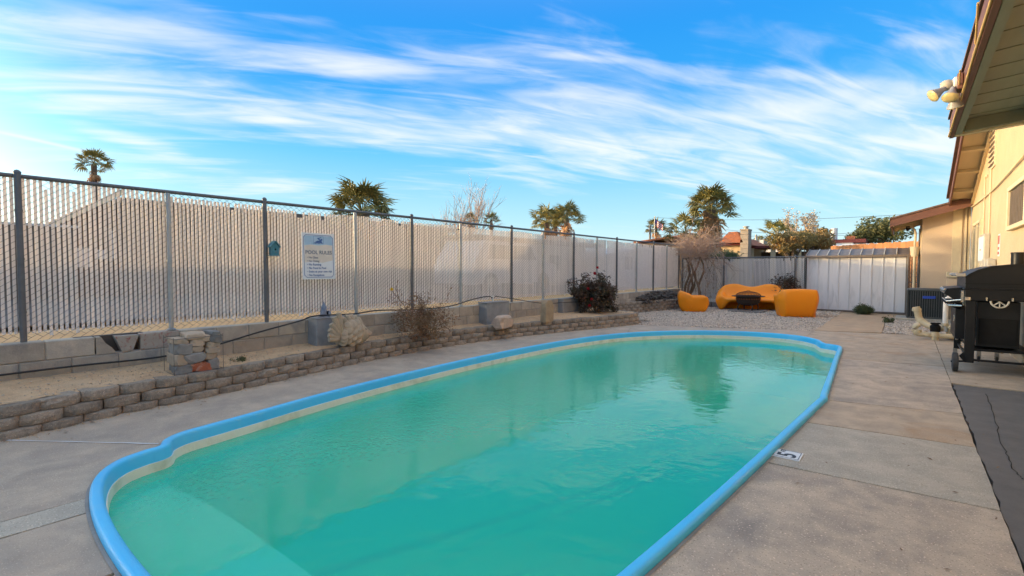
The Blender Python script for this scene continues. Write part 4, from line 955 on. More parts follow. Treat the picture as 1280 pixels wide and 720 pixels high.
# ------------------------------------------------------------------ trees
def tree(label,px,py_base,Y,height,seed,stems,leafn,lsize,ljit,lmat,wmat,depth=4,spread=.42,lean=.25,up=.1,r=.09,ln=None,kids=(2,4),name='tree',z0=-.05):
    p=at(px,py_base,Y=Y); return shrub(name,label,'tree',(p.x,p.y,z0),stems,ln or height*.36,r,depth,leafn,lsize,ljit,lmat,wmat,spread,lean,seed,up,kids=kids,leafpart='crown',group=None)
tree('bare leafless tree rising above the long fence',575,300,18,6,31,4,0,0,0,M['leafp'],M['deadwood'],4,.30,.30,.16,.05,2.35,(3,4),'bare_tree',.6)
tree('tall airy tree with pale dry leaves above the shed',1000,300,38,6,35,1,3,.11,.12,M['leafp'],M['deadwood'],4,.48,.05,.16,.09,2.6,(3,4))
def crowntree(label,px,pyc,Y,rx,rz,seed,n,ls,mat,ztrunk=0,group=None):
    c=at(px,pyc,Y=Y); rr=random.Random(seed); t=thing('tree',label,'tree',(c.x,c.y,-.05),group=group); g=G()
    g.tube([(0,0,0),(.1,0,c.z*.5),(0,.1,c.z)],[.2,.14,.08],7); 
    cl=[]
    for k in range(11):
        v=Vector((rr.gauss(0,1),rr.gauss(0,1),rr.gauss(0,.8))).normalized()*rr.uniform(.25,.85); q=Vector((v.x*rx,v.y*rx,c.z+v.z*rz)); cl.append((q,rr.uniform(.3,.5)))
        g.tube([(0,0,c.z*.55),(q.x*.5,q.y*.5,lerp(c.z*.55,q.z,.6)),tuple(q)],[.08,.05,.02],5)
    part('trunk',g,M['trunk'],t,local=True,smooth=50)
    lv=[]
    for q,r_ in cl:
        for k in range(n): 
            v=Vector((rr.gauss(0,1),rr.gauss(0,1),rr.gauss(0,1))).normalized()*(rr.random()**.4); lv.append((q+Vector((v.x*r_*rx,v.y*r_*rx,v.z*r_*rz*1.1)),v))
    part('crown',leafset(rr,lv,1,ls,.05,.8),mat,t,local=True,fixn=False); return t
crowntree('rounded dull green tree far right, beside the brown eave',1098,290,62,2.9,1.9,41,420,.17,M['leafg'])
crowntree('low dark green tree left of the rounded tree by the eave',1075,297,66,1.7,1.2,42,300,.16,M['leafg'])
crowntree('rust and olive shrub tree behind the left end of the shed roof',990,304,34,1.35,.95,43,420,.09,M['leafo'])
crowntree('olive bushy tree behind the shed roof, under the airy tree',1016,303,36,1.25,1.0,44,420,.09,M['leafo'])
crowntree('dark green tree clump top right of the airy tree trunk',1018,297,40,.9,.9,45,260,.10,M['leafg'])
crowntree('small yellow-green bush under the far patio roof',948,313,40,1.0,.5,46,200,.1,M['leafo'])
crowntree('green bush rising behind the back fence beside the dead vine',903,316,22.5,.75,.3,47,160,.06,M['leafs'])

# ------------------------------------------------------------------ orange seats and fire pit
def seat(name,label,loc,rz,hw,humps,group='moulded orange outdoor seats',hs=1.0):
    t=thing(name,label,'chair' if humps==1 else 'sofa',loc,rz,group)
    g=G();V=[];F=[];nu=28 if humps==2 else 18
    sm=lambda a,b,x:(lambda t_:t_*t_*(3-2*t_))(max(0,min(1,(x-a)/(b-a))))
    for i in range(nu+1):
        u=-1+2*i/nu; au=abs(u); ed=sm(.72,1,au)
        hb=(.78+(.10*math.sin(math.pi*au)**2 if humps==2 else .04*(1-au*au)))-(.17 if humps==2 else .15)*ed*ed
        st=.40+(hb-.10-.40)*sm(.66,.97,au)
        ar=.27*(1-sm(.55,.86,au)); yb=.42-(.12 if humps==2 else .24)*ed; yf=-.42+.10*ed**2; fz=.0
        pr=[(yb-.10,0),(yb-.02,.22),(yb+.01,.5),(yb,hb-.10),(yb-.04,hb-.015),(yb-.10,hb),(yb-.17,hb-.05),(lerp(yb-.24,yb-.2,ed),lerp(st+.20,hb-.07,ed)),(lerp(.06,.1,ed),lerp(st+.03,hb-.07,ed)),(-.10,lerp(st,(st-.02) if humps==2 else hb-.04,ed)),(-.28,lerp(st,(st-.10) if humps==2 else hb-.06,ed)),(yf+.03,lerp(st-.01,(st-.2) if humps==2 else hb-.045,ed)),(yf,lerp(st-.06,(st-.30) if humps==2 else hb-.08,ed)),(yf+.03,max(ar+.03,lerp(st-.14,.03,sm(.6,.9,au)))),(yf+.10,ar),(.0,ar*.98),(.18,ar*.7),(.24,0)]
        x=u*hw*(1-.0*ed)
        bul=.06*math.sin(math.pi*.5)*0
        for (y,z_) in pr: V.append((x*(.86+.17*min(1,z_/.5)) if humps==1 else x*(1+.07*math.sin(min(1,z_/.6)*math.pi)*au-.06*(1-min(1,z_/.3))*au),y,z_*hs))
    n=18
    for i in range(nu):
        for j in range(n): j2=(j+1)%n; F.append((i*n+j,i*n+j2,(i+1)*n+j2,(i+1)*n+j))
    F.append(tuple(range(n))); F.append(tuple(nu*n+j for j in range(n))[::-1])
    g.add(V,F); o=part('shell',g,M['orange'],t,local=True,smooth=180)
    md=o.modifiers.new('s','SUBSURF'); md.levels=2; md.render_levels=2
    g=G()
    for x in(-hw*.55,hw*.55): g.lathe([(.012,0),(.012,.006)],(x,.30,.2*hs),8,Matrix.Rotation(R(-90),3,'X'))
    part('screw_cap',g,M['blackm'],t,local=True)
    return t
def arrow(a,b): d=Vector(b)-Vector(a); return math.atan2(d.y,d.x)+math.pi/2
FP=(-4.05,17.35)
seat('orange_sofa','wide orange moulded sofa with two humped backs facing the pool behind the fire pit',(-4.12,18.1,0),R(14),1.10,2,hs=1.03)
seat('orange_chair','orange moulded chair seen from behind at the left, nearest the dead vine',(-5.55,16.45,0),R(112),.50,1,hs=.84).scale=(1,1.16,1)
seat('orange_chair','orange moulded chair seen from behind at the right, in front of the shed',(-2.52,16.45,0),R(205),.55,1,hs=1.03)
fp=thing('fire_pit','round rusty fire pit with domed mesh lid standing on gray pavers','fire pit',(FP[0],FP[1],0))
g=G(); g.lathe([(.30,.26),(.33,.30),(.36,.36),(.37,.50),(.375,.50),(.39,.505)],(0,0,0),28,caps=False); g.lathe([(.30,.26),(.2,.22),(.02,.20)],(0,0,0),28,caps=False); part('bowl',g,M['rust'],fp,local=True,smooth=50)
g=G()
for k in range(30):
    a=k*2*math.pi/30; g.box((.374*math.cos(a),.374*math.sin(a),.43),(.006,.028,.045),rotz(a)@Matrix.Rotation(R(45),3,'X'))
part('cutout_band',g,mk('ember-coloured cutouts',(.28,.10,.035),None,8,.8,0),fp,local=True)
g=G(); g.lathe([(.38,.50),(.50,.505),(.50,.525),(.38,.52)],(0,0,0),28,caps=False); part('rim',g,M['rust'],fp,local=True,smooth=40)
g=G()
for k in range(12):
    a=k*math.pi/12; q=[(.38*math.cos(b)*math.cos(a),.38*math.cos(b)*math.sin(a),.525+.15*math.sin(b)) for b in [R(10*j) for j in range(0,19)]]; g.tube(q,.004,4)
for b in(5,20,38,56): 
    q=[(.38*math.cos(R(b))*math.cos(R(15*j)),.38*math.cos(R(b))*math.sin(R(15*j)),.525+.15*math.sin(R(b))) for j in range(25)]; g.tube(q,.005,4)
part('spark_lid',g,M['rust'],fp,local=True)
g=G(); g.tube([(-.05,0,.67),(-.03,0,.71),(.03,0,.71),(.05,0,.67)],.008,6); part('handle',g,M['rust'],fp,local=True)
for k in range(4):
    a=R(35+90*k); g=G(); g.tube([(.27*math.cos(a),.27*math.sin(a),.30),(.33*math.cos(a),.33*math.sin(a),.16),(.31*math.cos(a),.31*math.sin(a),.06)],.022,6); part('leg',g,M['rust'],fp,local=True)
pv=thing('paver_base','gray square pavers laid on the gravel under the fire pit','paving',(FP[0],FP[1],0))
for i in(-1,1):
    for j in(-1,1): 
        g=G(); g.box((i*.255,j*.255,.025),(.49,.49,.06),rotz(rnd.uniform(-.03,.03)),b=.008); part('paver',g,M['stone_edge'],pv,local=True)
fbw=thing('foundation_block','gray block lying on the gravel between the left chair and the sofa','block',(-5.75,18.65,0))
for k in range(3):
    g=G(); g.box((k*.33,0,.10),(.30,.2,.19),b=.01); part('block',g,M['stone_edge'],fbw,local=True)

# ------------------------------------------------------------------ shed
SY=19.5; sh=thing('garden_shed','white ribbed metal garden shed with a gray-brown lean roof','shed',(-1.33,SY+.8,0)); sx0,sx1=-2.66,.0
np_=9; pw=(sx1-sx0)/np_
for k in range(np_):
    a=sx0+k*pw; g=G(); g.box((a+pw/2,SY+.01,.94),(pw-.012,.02,1.84)); part('wall_panel',g,M['shed'],sh)
    if k: g=G(); g.box((a,SY-.004,.94),(.035,.03,1.84),b=.006); part('rib',g,M['shed'],sh)
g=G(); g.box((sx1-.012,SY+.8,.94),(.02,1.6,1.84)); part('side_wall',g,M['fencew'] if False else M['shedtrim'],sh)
g=G(); g.box((sx0+.012,SY+.8,.94),(.02,1.6,1.84)); part('side_wall',g,M['shed'],sh)
g=G(); g.box(((sx0+sx1)/2,SY+1.6,.94),(sx1-sx0,.02,1.84)); part('back_wall',g,M['shed'],sh)
for x in(sx0,sx1): 
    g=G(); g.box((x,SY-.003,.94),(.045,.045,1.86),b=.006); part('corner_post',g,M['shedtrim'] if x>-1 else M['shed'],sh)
g=G(); g.box(((sx0+sx1)/2,SY-.02,.02),(sx1-sx0+.04,.05,.05)); part('base_rail',g,M['shedtrim'],sh)
ridge=.80; zE=1.865; zR=2.10
for k in range(np_):
    a=sx0-.05+k*(sx1-sx0+.1)/np_; b_=a+(sx1-sx0+.1)/np_
    g=G(); L0=.33 if k==0 else 0
    V=[(a,SY-.10,zE),(b_,SY-.10,zE),(b_,SY+ridge,zR),(a+(.0 if k else .0),SY+ridge,zR)]
    V2=[(v[0],v[1],v[2]-.02) for v in V]; g.add(V+V2,[(0,1,2,3),(7,6,5,4),(0,4,5,1),(1,5,6,2),(2,6,7,3),(3,7,4,0)]); part('roof_panel',g,M['shedroof'],sh)
for k in range(np_+1):
    a=sx0-.05+k*(sx1-sx0+.1)/np_; g=G(); g.tube([(a,SY-.11,zE+.012),(a,SY+ridge,zR+.012)],.017,5); part('roof_rib',g,M['box'] if 0<k<np_ else M['shedtrim'],sh)
g=G(); V=[(sx0-.05,SY+ridge,zR),(sx1+.05,SY+ridge,zR),(sx1+.05,SY+1.7,zE),(sx0-.05,SY+1.7,zE)]; g.add(V+[(v[0],v[1],v[2]-.02) for v in V],[(0,1,2,3),(7,6,5,4),(0,4,5,1),(1,5,6,2),(2,6,7,3),(3,7,4,0)]); part('rear_roof',g,M['shedroof'],sh)
g=G(); g.box(((sx0+sx1)/2,SY-.115,zE-.035),(sx1-sx0+.14,.025,.07)); part('eave_trim',g,M['shedtrim'],sh)
for x in(sx0-.04,sx1+.04):
    g=G(); g.prism([(SY-.1,zE-.02),(SY+ridge,zR-.02),(SY+1.7,zE-.02),(SY+1.6,zE-.08),(SY,zE-.08)],x-.012,x+.012,(1,2,0)); part('gable_trim',g,M['shedtrim'],sh)
for x in(sx0+.012,sx1-.012):
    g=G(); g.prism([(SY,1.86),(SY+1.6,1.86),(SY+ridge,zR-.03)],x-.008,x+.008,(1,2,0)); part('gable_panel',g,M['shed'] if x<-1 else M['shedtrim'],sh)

# narrow gate and sunlit cedar fence to the right of the shed
gt=thing('side_gate','narrow rusty lattice gate in the gap between shed and house','gate',(.17,19.4,0))
for x in(.03,.30): g=G(); g.tube([(x,19.4,0),(x,19.4,1.85)],.02,8); part('gate_post',g,M['postdark'],gt)
for z_ in(.1,1.0,1.82): g=G(); g.tube([(.03,19.4,z_),(.30,19.4,z_)],.014,6); part('gate_rail',g,M['postdark'],gt)
for k in range(5): g=G(); g.box((.07+.048*k,19.42,.95),(.03,.008,1.7)); part('slat',g,M['shedtrim'],gt)
g=G()
for k in range(14):
    for s in(-1,1): g.tube([(.03,19.385,.1+k*.125),(.30,19.385,.1+k*.125+s*.27)],.004,3)
part('lattice',g,M['rust'],gt)
cf=thing('cedar_fence','orange sunlit cedar board fence running behind the shed roof','fence',(.5,27,0))
pa=at(1040,307.5,Y=29); pb=at(1150,301,Y=24)
nb=44; bme=G(); bme.box((0,0,0),(.135,.02,1)); bme=bme.mesh('board',M['fencew'])
for k in range(nb):
    q=pa.lerp(pb,k/(nb-1)); zt=lerp(at(1040,307.5,Y=29).z,at(1150,301,Y=24).z,k/(nb-1))+rnd.uniform(-.02,.02); inst('board',bme,cf,(q.x-.5,q.y-27,zt/2),(0,0,math.atan2(pb.y-pa.y,pb.x-pa.x)),(1.15,1,zt))
g=G(); g.tube([(pa.x,pa.y+.05,1.2),(pb.x,pb.y+.05,1.2)],.04,4); part('rail',g,M['fencew'],cf)

# ------------------------------------------------------------------ the house on the right
HX=1.35
hs=thing('stucco_house','cream stucco house with brown fascia and overhanging gable roof along the right side','house',(3.5,10,0))
zof=lambda y:3.40+.323*(17.64-y) if y>9.0 else 3.40+.323*(17.64-9)-.323*(9-y)
def rz_(y): return (3.27+.323*(17.64-y)) if y>9 else (3.27+.323*8.64-.323*(9-y))
g=G(); g.prism([(-3,0),(18.38,0),(18.38,rz_(18.38)+.12),(9,rz_(9)+.12),(-3,rz_(-3)+.12)],HX,HX+.2,(1,2,0)); part('wall',g,M['stucco'],hs)
g=G(); g.prism([(.32,0),(HX-.004,0),(HX-.004,3.42),(.32,3.02)],18.4,18.55,(0,2,1)); part('wing_wall',g,M['stucco2'],hs)
g=G(); g.prism([(.322,0),(.322+.14,0),(.322+.14,3.0),(.322,3.0)],18.552,22,(0,2,1)); part('wing_side_wall',g,M['stucco'],hs)
g=G(); g.box((1.07,18.385,1.6),(.20,.03,3.2),b=.004); part('pilaster',g,M['trim'],hs)
g=G(); g.box((1.315,18.36,1.6),(.05,.06,3.25)); part('corner_board',g,M['soffit'],hs)
g=G(); g.box((1.24,18.37,1.6),(.045,.045,3.2)); part('downspout',g,M['trim'],hs)
# main roof: sheathing, rake fascia, soffit boards between lookouts
def roofband(x0,x1,ya,yb,dz0,dz1,mat,name,inset=0):
    g=G(); V=[]
    for y in(ya,yb):
        z_=rz_(y); V+=[(x0,y,z_+dz0),(x1,y,z_+dz0),(x1,y,z_+dz1),(x0,y,z_+dz1)]
    g.add(V,[(0,1,2,3),(7,6,5,4),(0,4,5,1),(1,5,6,2),(2,6,7,3),(3,7,4,0)]); return part(name,g,mat,hs)
for ya,yb in((18.0,9.0),(9.0,-3.4)):
    roofband(.86,.895,ya,yb,-.03,.19,M['fascia'],'rake_fascia')
    roofband(.80,9,ya,yb,.195,.26,M['shingle'],'roof')
    roofband(.90,HX+.3,ya,yb,.125,.16,M['soffit'],'soffit')
for k,y in enumerate([17.3,16.25,15.2,14.15,13.1,12.05,11.0,10.0,8.2,7.0,5.8,4.6,3.4]):
    g=G(); g.box(((.9+HX)/2,y,rz_(y)+.07),(HX-.9,.09,.09),Matrix.Rotation(-math.atan(.323) if y>9 else math.atan(.323),3,'X')); part('lookout',g,M['soffit'],hs)
g=G(); g.box((HX-.03,13.7,rz_(13.7)+.05),(.05,9.4,.14),Matrix.Rotation(-math.atan(.323),3,'X')); part('frieze_board',g,M['soffit'],hs)
g=G(); g.box((4.95,18.03,rz_(18.03)+.10),(8.2,.03,.2)); part('eave_fascia',g,M['fascia'],hs)
# wing roof, sloping down to the left
def wz(x): return 2.66+.275*(x+.38)
g=G(); V=[]
def wedge(xa,xb,y0,y1,d0,d1):
    g=G(); V=[]
    for x in(xa,xb): V+=[(x,y0,wz(x)+d0),(x,y1,wz(x)+d0),(x,y1,wz(x)+d1),(x,y0,wz(x)+d1)]
    g.add(V,[(0,1,2,3),(7,6,5,4),(0,4,5,1),(1,5,6,2),(2,6,7,3),(3,7,4,0)]); return g
part('wing_fascia',wedge(-.38,1.33,17.93,17.965,-.02,.20),M['fascia'],hs)
part('wing_roof',wedge(-.42,1.34,17.9,22.5,.205,.25),M['shingle'],hs)
part('wing_soffit',wedge(-.36,1.33,17.968,22.4,.10,.13),M['soffit'],hs)
g=G(); g.box((-.395,20.2,2.72),(.03,4.5,.19)); part('wing_eave_board',g,M['fascia'],hs)
for y in(18.9,19.9,20.9): part('wing_rafter',wedge(-.36,.32,y,y+.06,-.0,.10),M['soffit'],hs)
# gable vent
g=G(); g.box((HX-.012,14.2,4.0),(.03,.72,.98)); part('gable_vent',g,M['trim'],hs); vent=bpy.data.objects[g and 'gable_vent']
for k in range(9):
    g=G(); g.box((HX-.036,14.2,3.58+.105*k),(.03,.62,.045),Matrix.Rotation(R(35),3,'Y')); o=part('louver',g,M['shedtrim'],vent); o.location=-Vector((0,0,0))
LOC['gable_vent']=Vector((3.5,10,0))
# window with security bars
wn=part('window',(lambda g:(g.box((HX-.01,10.8,2.40),(.03,1.5,.62)),g)[1])(G()),M['glass'],hs); LOC[wn.name]=Vector((3.5,10,0))
for (y,z_,a,b_) in((10.8,2.73,1.62,.07),(10.8,2.08,1.62,.07),(10.03,2.4,.07,.6),(11.57,2.4,.07,.6)):
    g=G(); g.box((HX-.04,y,z_),(.07,a,b_),b=.006); o=part('frame',g,M['trim'],wn); o.location=Vector((3.5,10,0))*0
for k in range(11): g=G(); g.box((HX-.035,10.15+.13*k,2.40),(.03,.02,.56)); part('bar',g,M['shedtrim'],wn)
# door
dr=part('door',(lambda g:(g.box((HX-.015,16.35,1.28),(.03,1.5,2.45)),g)[1])(G()),M['frame'],hs); LOC[dr.name]=Vector((3.5,10,0))
for (y,a) in((15.6,.07),(16.35,.06),(17.1,.07)): g=G(); g.box((HX-.04,y,1.28),(.05,a,2.52)); part('frame',g,M['trim'],dr)
g=G(); g.box((HX-.04,16.35,2.53),(.05,1.6,.07)); part('frame',g,M['trim'],dr)
for y in(15.98,16.73): g=G(); g.box((HX-.034,y,1.28),(.01,.64,2.3)); part('pane',g,M['glass'],dr)
# near patio cover
pc=thing('patio_cover','low brown-edged patio roof with sage painted boards at the upper right','roof',(1.0,2,2.5))
EX=.25; EY=5.50
cz=lambda x:2.50+.07*(x-EX)
def slopebox(xa,xb,ya,yb,d0,d1):
    g=G();V=[]
    for x in(xa,xb): V+=[(x,ya,cz(x)+d0),(x,yb,cz(x)+d0),(x,yb,cz(x)+d1),(x,ya,cz(x)+d1)]
    return g.add(V,[(0,1,2,3),(7,6,5,4),(0,4,5,1),(1,5,6,2),(2,6,7,3),(3,7,4,0)])
g=G(); g.box((EX+.013,1.25,2.575),(.026,8.5,.155)); part('fascia',g,M['fascia'],pc)
part('end_fascia',slopebox(EX+.028,HX-.01,EY-.026,EY,0.0,.15),M['fascia'],pc)
part('lower_trim',slopebox(EX+.03,HX-.01,EY-.085,EY-.03,-.004,.05),M['trim'],pc)
g=G(); g.box((EX+.05,1.2,2.516),(.04,8.4,.03)); part('lower_trim',g,M['soffitg'],pc)
xx=EX+.085
bw_=.145
for k in range(int((EY+3-.1)/bw_)+1):
    y=EY-.09-k*bw_; part('roof_board',slopebox(EX+.03,HX-.01,y-bw_+.006,y,.105+.003*(k%2),.125),M['soffitg'],pc)
part('roofing',slopebox(EX-.012,HX-.005,-3.05,EY+.012,.158,.175),M['shingle'],pc)
for x in(.72,1.15): part('rafter',slopebox(x,x+.05,-3,EY-.09,.0,.10),M['soffitg'],pc)
part('header',slopebox(EX+.09,HX-.01,EY-.13,EY-.088,.01,.102),M['soffitg'],pc)
# wires stapled to the edge
def strand(pts,r,mat,name,label,sm=4):
    g=G(); g.tube(catmull(pts,False,sm),r,5); return tag(part(name,g,mat,smooth=80),label,'cable')
M['goldc']=mk('tan painted cable',(.50,.34,.13),(.4,.27,.1),20,.6,0)
rr=random.Random(4)
for s in range(2):
    pts=[(EX-.006+.006*s,y,2.507+.012*s+rr.uniform(-.006,.006)) for y in [5.45-.33*k for k in range(24)]]
    strand(pts,.007,M['goldc'],'edge_cable','tan cable stapled along the bottom of the brown patio fascia' if s==0 else 'second tan cable twisted just above the one along the brown patio fascia')
g=G()
for (y0_,z0,y1_,z1) in((4.35,2.52,4.0,2.60),(3.35,2.52,3.05,2.60)): g.tube([(EX-.012,y0_,z0),(EX-.03,y1_,z1)],.005,5)
tag(part('loose_cable_end',g,M['goldc']),'two frayed cable ends sticking up across the brown patio fascia','cable')
# floodlight
M['headgray']=mk('lamp shell gray',(.36,.36,.37),None,5,.4,0); M['lensm']=mk('warm lens glass',(.62,.50,.24),None,5,.25,0)
fl=thing('floodlight','cream twin-head floodlight mounted on the brown patio fascia','lamp',(EX-.002,4.22,2.585)); fl.scale=(.84,.84,.84)
g=G(); g.box((-.018,0,.0),(.036,.13,.12),b=.006); part('junction_box',g,M['blackm'] if False else M['fascia'],fl,local=True)
g=G(); g.lathe([(.052,0),(.052,.012),(.03,.03)],(-.036,0,0),14,Matrix.Rotation(R(-90),3,'Y')); part('cover_plate',g,M['pvcw'],fl,local=True,smooth=40)
g=G(); g.lathe([(.028,0),(.04,.02),(.042,.05),(.028,.075)],(-.055,-.01,.0),14,Matrix.Rotation(R(-95),3,'Y')); part('sensor',g,M['box'],fl,local=True,smooth=40)
for (p0,p1,dirv) in(((-.06,-.02,-.01),(-.115,-.035,-.035),(-.75,-.30,-.55)),((-.05,0,-.02),(-.06,-.05,-.055),(-.18,-.45,-.8)),((-.05,.03,-.03),(-.045,.05,-.085),(.1,.35,-.8))):
    hd=Vector(dirv).normalized(); q=hd.to_track_quat('Z','Y').to_matrix()
    g=G(); g.tube([p0,p1],.009,8); arm=part('arm',g,M['box'],fl,local=True)
    g=G(); g.lathe([(.016,-.02),(.02,0),(.026,.02),(.045,.06),(.052,.075)],p1,16,q,caps=True); part('lamp_head',g,M['headgray'],fl,local=True,smooth=60)
    g=G(); g.lathe([(.050,.0755),(.046,.083),(.02,.088)],p1,16,q); part('lens',g,mk('warm lens glass',(.75,.62,.30),None,5,.25,0) if 'lensm' not in M else M['lensm'],fl,local=True,smooth=60)
# pipe under the eave and along the wall
g=G(); g.tube(catmull([(1.16,5.72,2.62),(1.16,5.72,2.50),(1.18,5.68,2.47),(1.30,5.5,2.465),(1.335,5.0,2.465),(1.335,4.0,2.465)],False,5),.028,10); tag(part('vent_pipe',g,M['pvc'],smooth=60),'tan pipe elbow running under the patio roof edge to the wall','pipe')
# cable sagging along the wall, conduits, meter boxes
strand([(HX-.03,18.3,3.10),(HX-.03,16,3.04),(HX-.03,14,3.02),(HX-.03,12,3.06),(HX-.03,10,3.13),(HX-.03,8,3.2)],.016,M['trim'],'wall_cable','cream cable sagging along the stucco wall below the gable vent')
for k,(y,zt) in enumerate(((15.35,3.48),(14.35,3.72))):
    g=G(); g.tube(catmull([(HX-.02,y,1.3),(HX-.02,y,2.6),(HX-.02,y,zt-.12),(HX-.02,y-.06,zt),(HX-.02,y-.28,zt+.02),(HX-.02,y-.34,zt-.05)],False,4),.014,7); tag(part('conduit',g,M['trim'],smooth=60),['left of two thin curved conduits on the stucco wall','right of two thin curved conduits on the stucco wall'][k],'conduit')
pn=thing('electric_panel','pale gray electric panel on the stucco wall above the grill hood','panel',(HX-.05,14.75,1.85))
g=G(); g.box((0,0,0),(.09,1.0,.62),b=.01); part('case',g,M['box'],pn,local=True)
g=G(); g.box((-.05,0,0),(.01,.88,.52),b=.004); part('cover',g,M['white'],pn,local=True)
g=G(); g.box((-.06,.0,-.02),(.012,.22,.03),b=.004); part('latch',g,M['box'],pn,local=True)
mb=thing('meter_box','small tan utility boxes grouped on the wall just above the grill','utility box',(HX-.07,13.4,1.45))
for y,z_,a,b_ in((1.0,.0,.30,.22),(.5,.05,.32,.26),(0,.05,.4,.2),(-.5,-.02,.5,.1)):
    g=G(); g.box((0,y,z_),(.12,a,b_),b=.01); part('case',g,M['box'],mb,local=True)
t=thing('wall_notice','small red and white notice plate on the stucco wall','sign',(HX-.006,12.95,1.86))
g=G(); g.box((0,0,0),(.008,.22,.42)); part('plate',g,M['white'],t,local=True)
g=G(); g.box((-.006,0,.1),(.004,.19,.16)); g.box((-.006,0,-.06),(.004,.19,.05)); g.box((-.006,0,-.15),(.004,.19,.05)); part('print',g,M['notice'],t,local=True)
# second wall box low on the wing
t=thing('wing_meter','cream meter box low on the wing wall behind the condenser','utility box',(1.0,18.3,1.1))
g=G(); g.box((0,0,.15),(.26,.12,.16),b=.01); part('lid',g,M['trim'],t,local=True)
g=G(); g.box((0,.02,-.35),(.24,.1,.8),b=.01); part('case',g,M['stucco2'],t,local=True)
# outdoor lamp post like pipe with bucket at wing corner
t=thing('eave_downspout','cream downspout with a small bucket hopper at the corner of the wing','downspout',(.17,18.55,0))
g=G(); g.tube(catmull([(0,0,0),(0,0,1.9),(0,0,2.15),(.0,0,2.5),(-.1,.05,2.68)],False,5),.03,8); part('pipe',g,M['trim'],t,local=True,smooth=60)
g=G(); g.lathe([(.08,1.78),(.12,2.05),(.125,2.07)],(0,0,0),12); part('hopper',g,M['trim'],t,local=True,smooth=40)
g=G(); g.tube([(.1,.1,0),(.1,.1,2.6)],.02,8); part('stand_pipe',g,M['postdark'],t,local=True)
t=thing('eave_lamp','small dark twin spot lamp under the wing eave','lamp',(.0,18.5,2.52))
g=G(); g.lathe([(.05,0),(.05,.03)],(0,0,.12),10); part('base',g,M['blackm'],t,local=True)
for s in(-1,1): g=G(); g.lathe([(.02,0),(.05,.1)],(s*.05,0,.10),10,Matrix.Rotation(R(180+s*50),3,'Y')); part('lamp_head',g,M['blackm'],t,local=True)

# ------------------------------------------------------------------ air conditioner and pool plumbing
ac=thing('air_conditioner','dark gray ribbed outdoor condenser on a pale pad beside the house','condenser',(.42,17.4,0))
g=G(); g.box((-.05,0,.03),(1.15,1.0,.10),b=.01); part('pad',g,M['deck3'],ac,local=True)
g=G(); g.box((0,0,.47),(.74,.74,.74),b=.03); part('coil',g,M['acdark'],ac,local=True)
rb=G(); rb.box((0,0,0),(.020,.012,.72)); rb=rb.mesh('louver',M['ac'])
for k in range(16):
    q=-.36+.048*k
    inst('louver',rb,ac,(q,-.385,.46)); inst('louver',rb,ac,(-.385,q,.46),(0,0,R(90))); inst('louver',rb,ac,(.385,q,.46),(0,0,R(90)))
for z_ in(.10,.84): g=G(); g.box((0,0,z_),(.80,.80,.05),b=.02); part('band',g,M['ac'],ac,local=True)
g=G()
for k in range(4): g.box(((-.385,.385)[k%2],(-.385,.385)[k//2],.47),(.05,.05,.74),b=.015)
part('corner_post',g,M['ac'],ac,local=True)
g=G(); g.lathe([(.36,.862),(.34,.885),(.05,.90)],(0,0,0),24); part('top_grille',g,M['ac'],ac,local=True,smooth=30)
g=G(); g.box((.06,-.397,.655),(.26,.006,.07)); part('brand_plate',g,M['bluelab'],ac,local=True)
pl=thing('pool_plumbing','tan and white pool pipes with a black valve beside the grill','pipes',(.5,12.9,0))
T=[('pipe',M['pvc'],[(.17,13.1,.62),(.20,13.1,.50),(.24,13.1,.36),(.40,13.0,.24),(.62,12.9,.22)],.062),('pipe',M['pvc'],[(.23,12.7,.30),(.16,12.7,.24),(.18,12.7,.12),(.32,12.7,.10),(.60,12.7,.09),(1.1,12.75,.09)],.05),('riser_pipe',M['pvcw'],[(.62,12.9,.16),(.62,12.9,.70),(.63,12.9,.80),(.70,12.9,.85),(.82,12.95,.85),(1.2,13.1,.85)],.042),('pipe',M['pvc'],[(.47,12.7,.0),(.47,12.7,.16)],.055),('pipe',M['pvc'],[(1.0,11.2,.30),(1.05,10.9,.18),(1.2,10.7,.12)],.05)]
for nm,mt,pts,r_ in T: g=G(); g.tube(catmull(pts,False,5),r_,12); part(nm,g,mt,pl,smooth=60)
for (x,y,z_,r_) in((.18,13.1,.56,.075),(.26,13.1,.33,.078),(.20,12.7,.16,.066),(.47,12.7,.10,.075),(.63,12.9,.80,.058),(.62,12.9,.30,.055),(.36,12.7,.10,.062)):
    g=G(); g.lathe([(r_,-.03),(r_*1.03,0),(r_,.03)],(x,y,z_),14); part('coupling',g,M['pvc'] if z_<.6 else M['pvcw'],pl,smooth=60)
g=G(); g.lathe([(.08,-.06),(.085,.05),(.05,.09)],(.47,12.78,.22),14); g.box((.47,12.70,.33),(.17,.04,.03),rotz(.5),b=.008); part('valve',g,M['blackm'],pl,smooth=40)
g=G(); g.lathe([(.20,0),(.22,.04),(.22,.20),(.26,.21),(.26,.25),(.21,.27)],(.86,13.0,.02),22); part('pump_basket',g,M['pvc'],pl,smooth=40)
g=G(); g.lathe([(.16,.27),(.17,.6),(.10,.68)],(.98,13.1,.0),20); part('filter_tank',g,M['box'],pl,smooth=50)

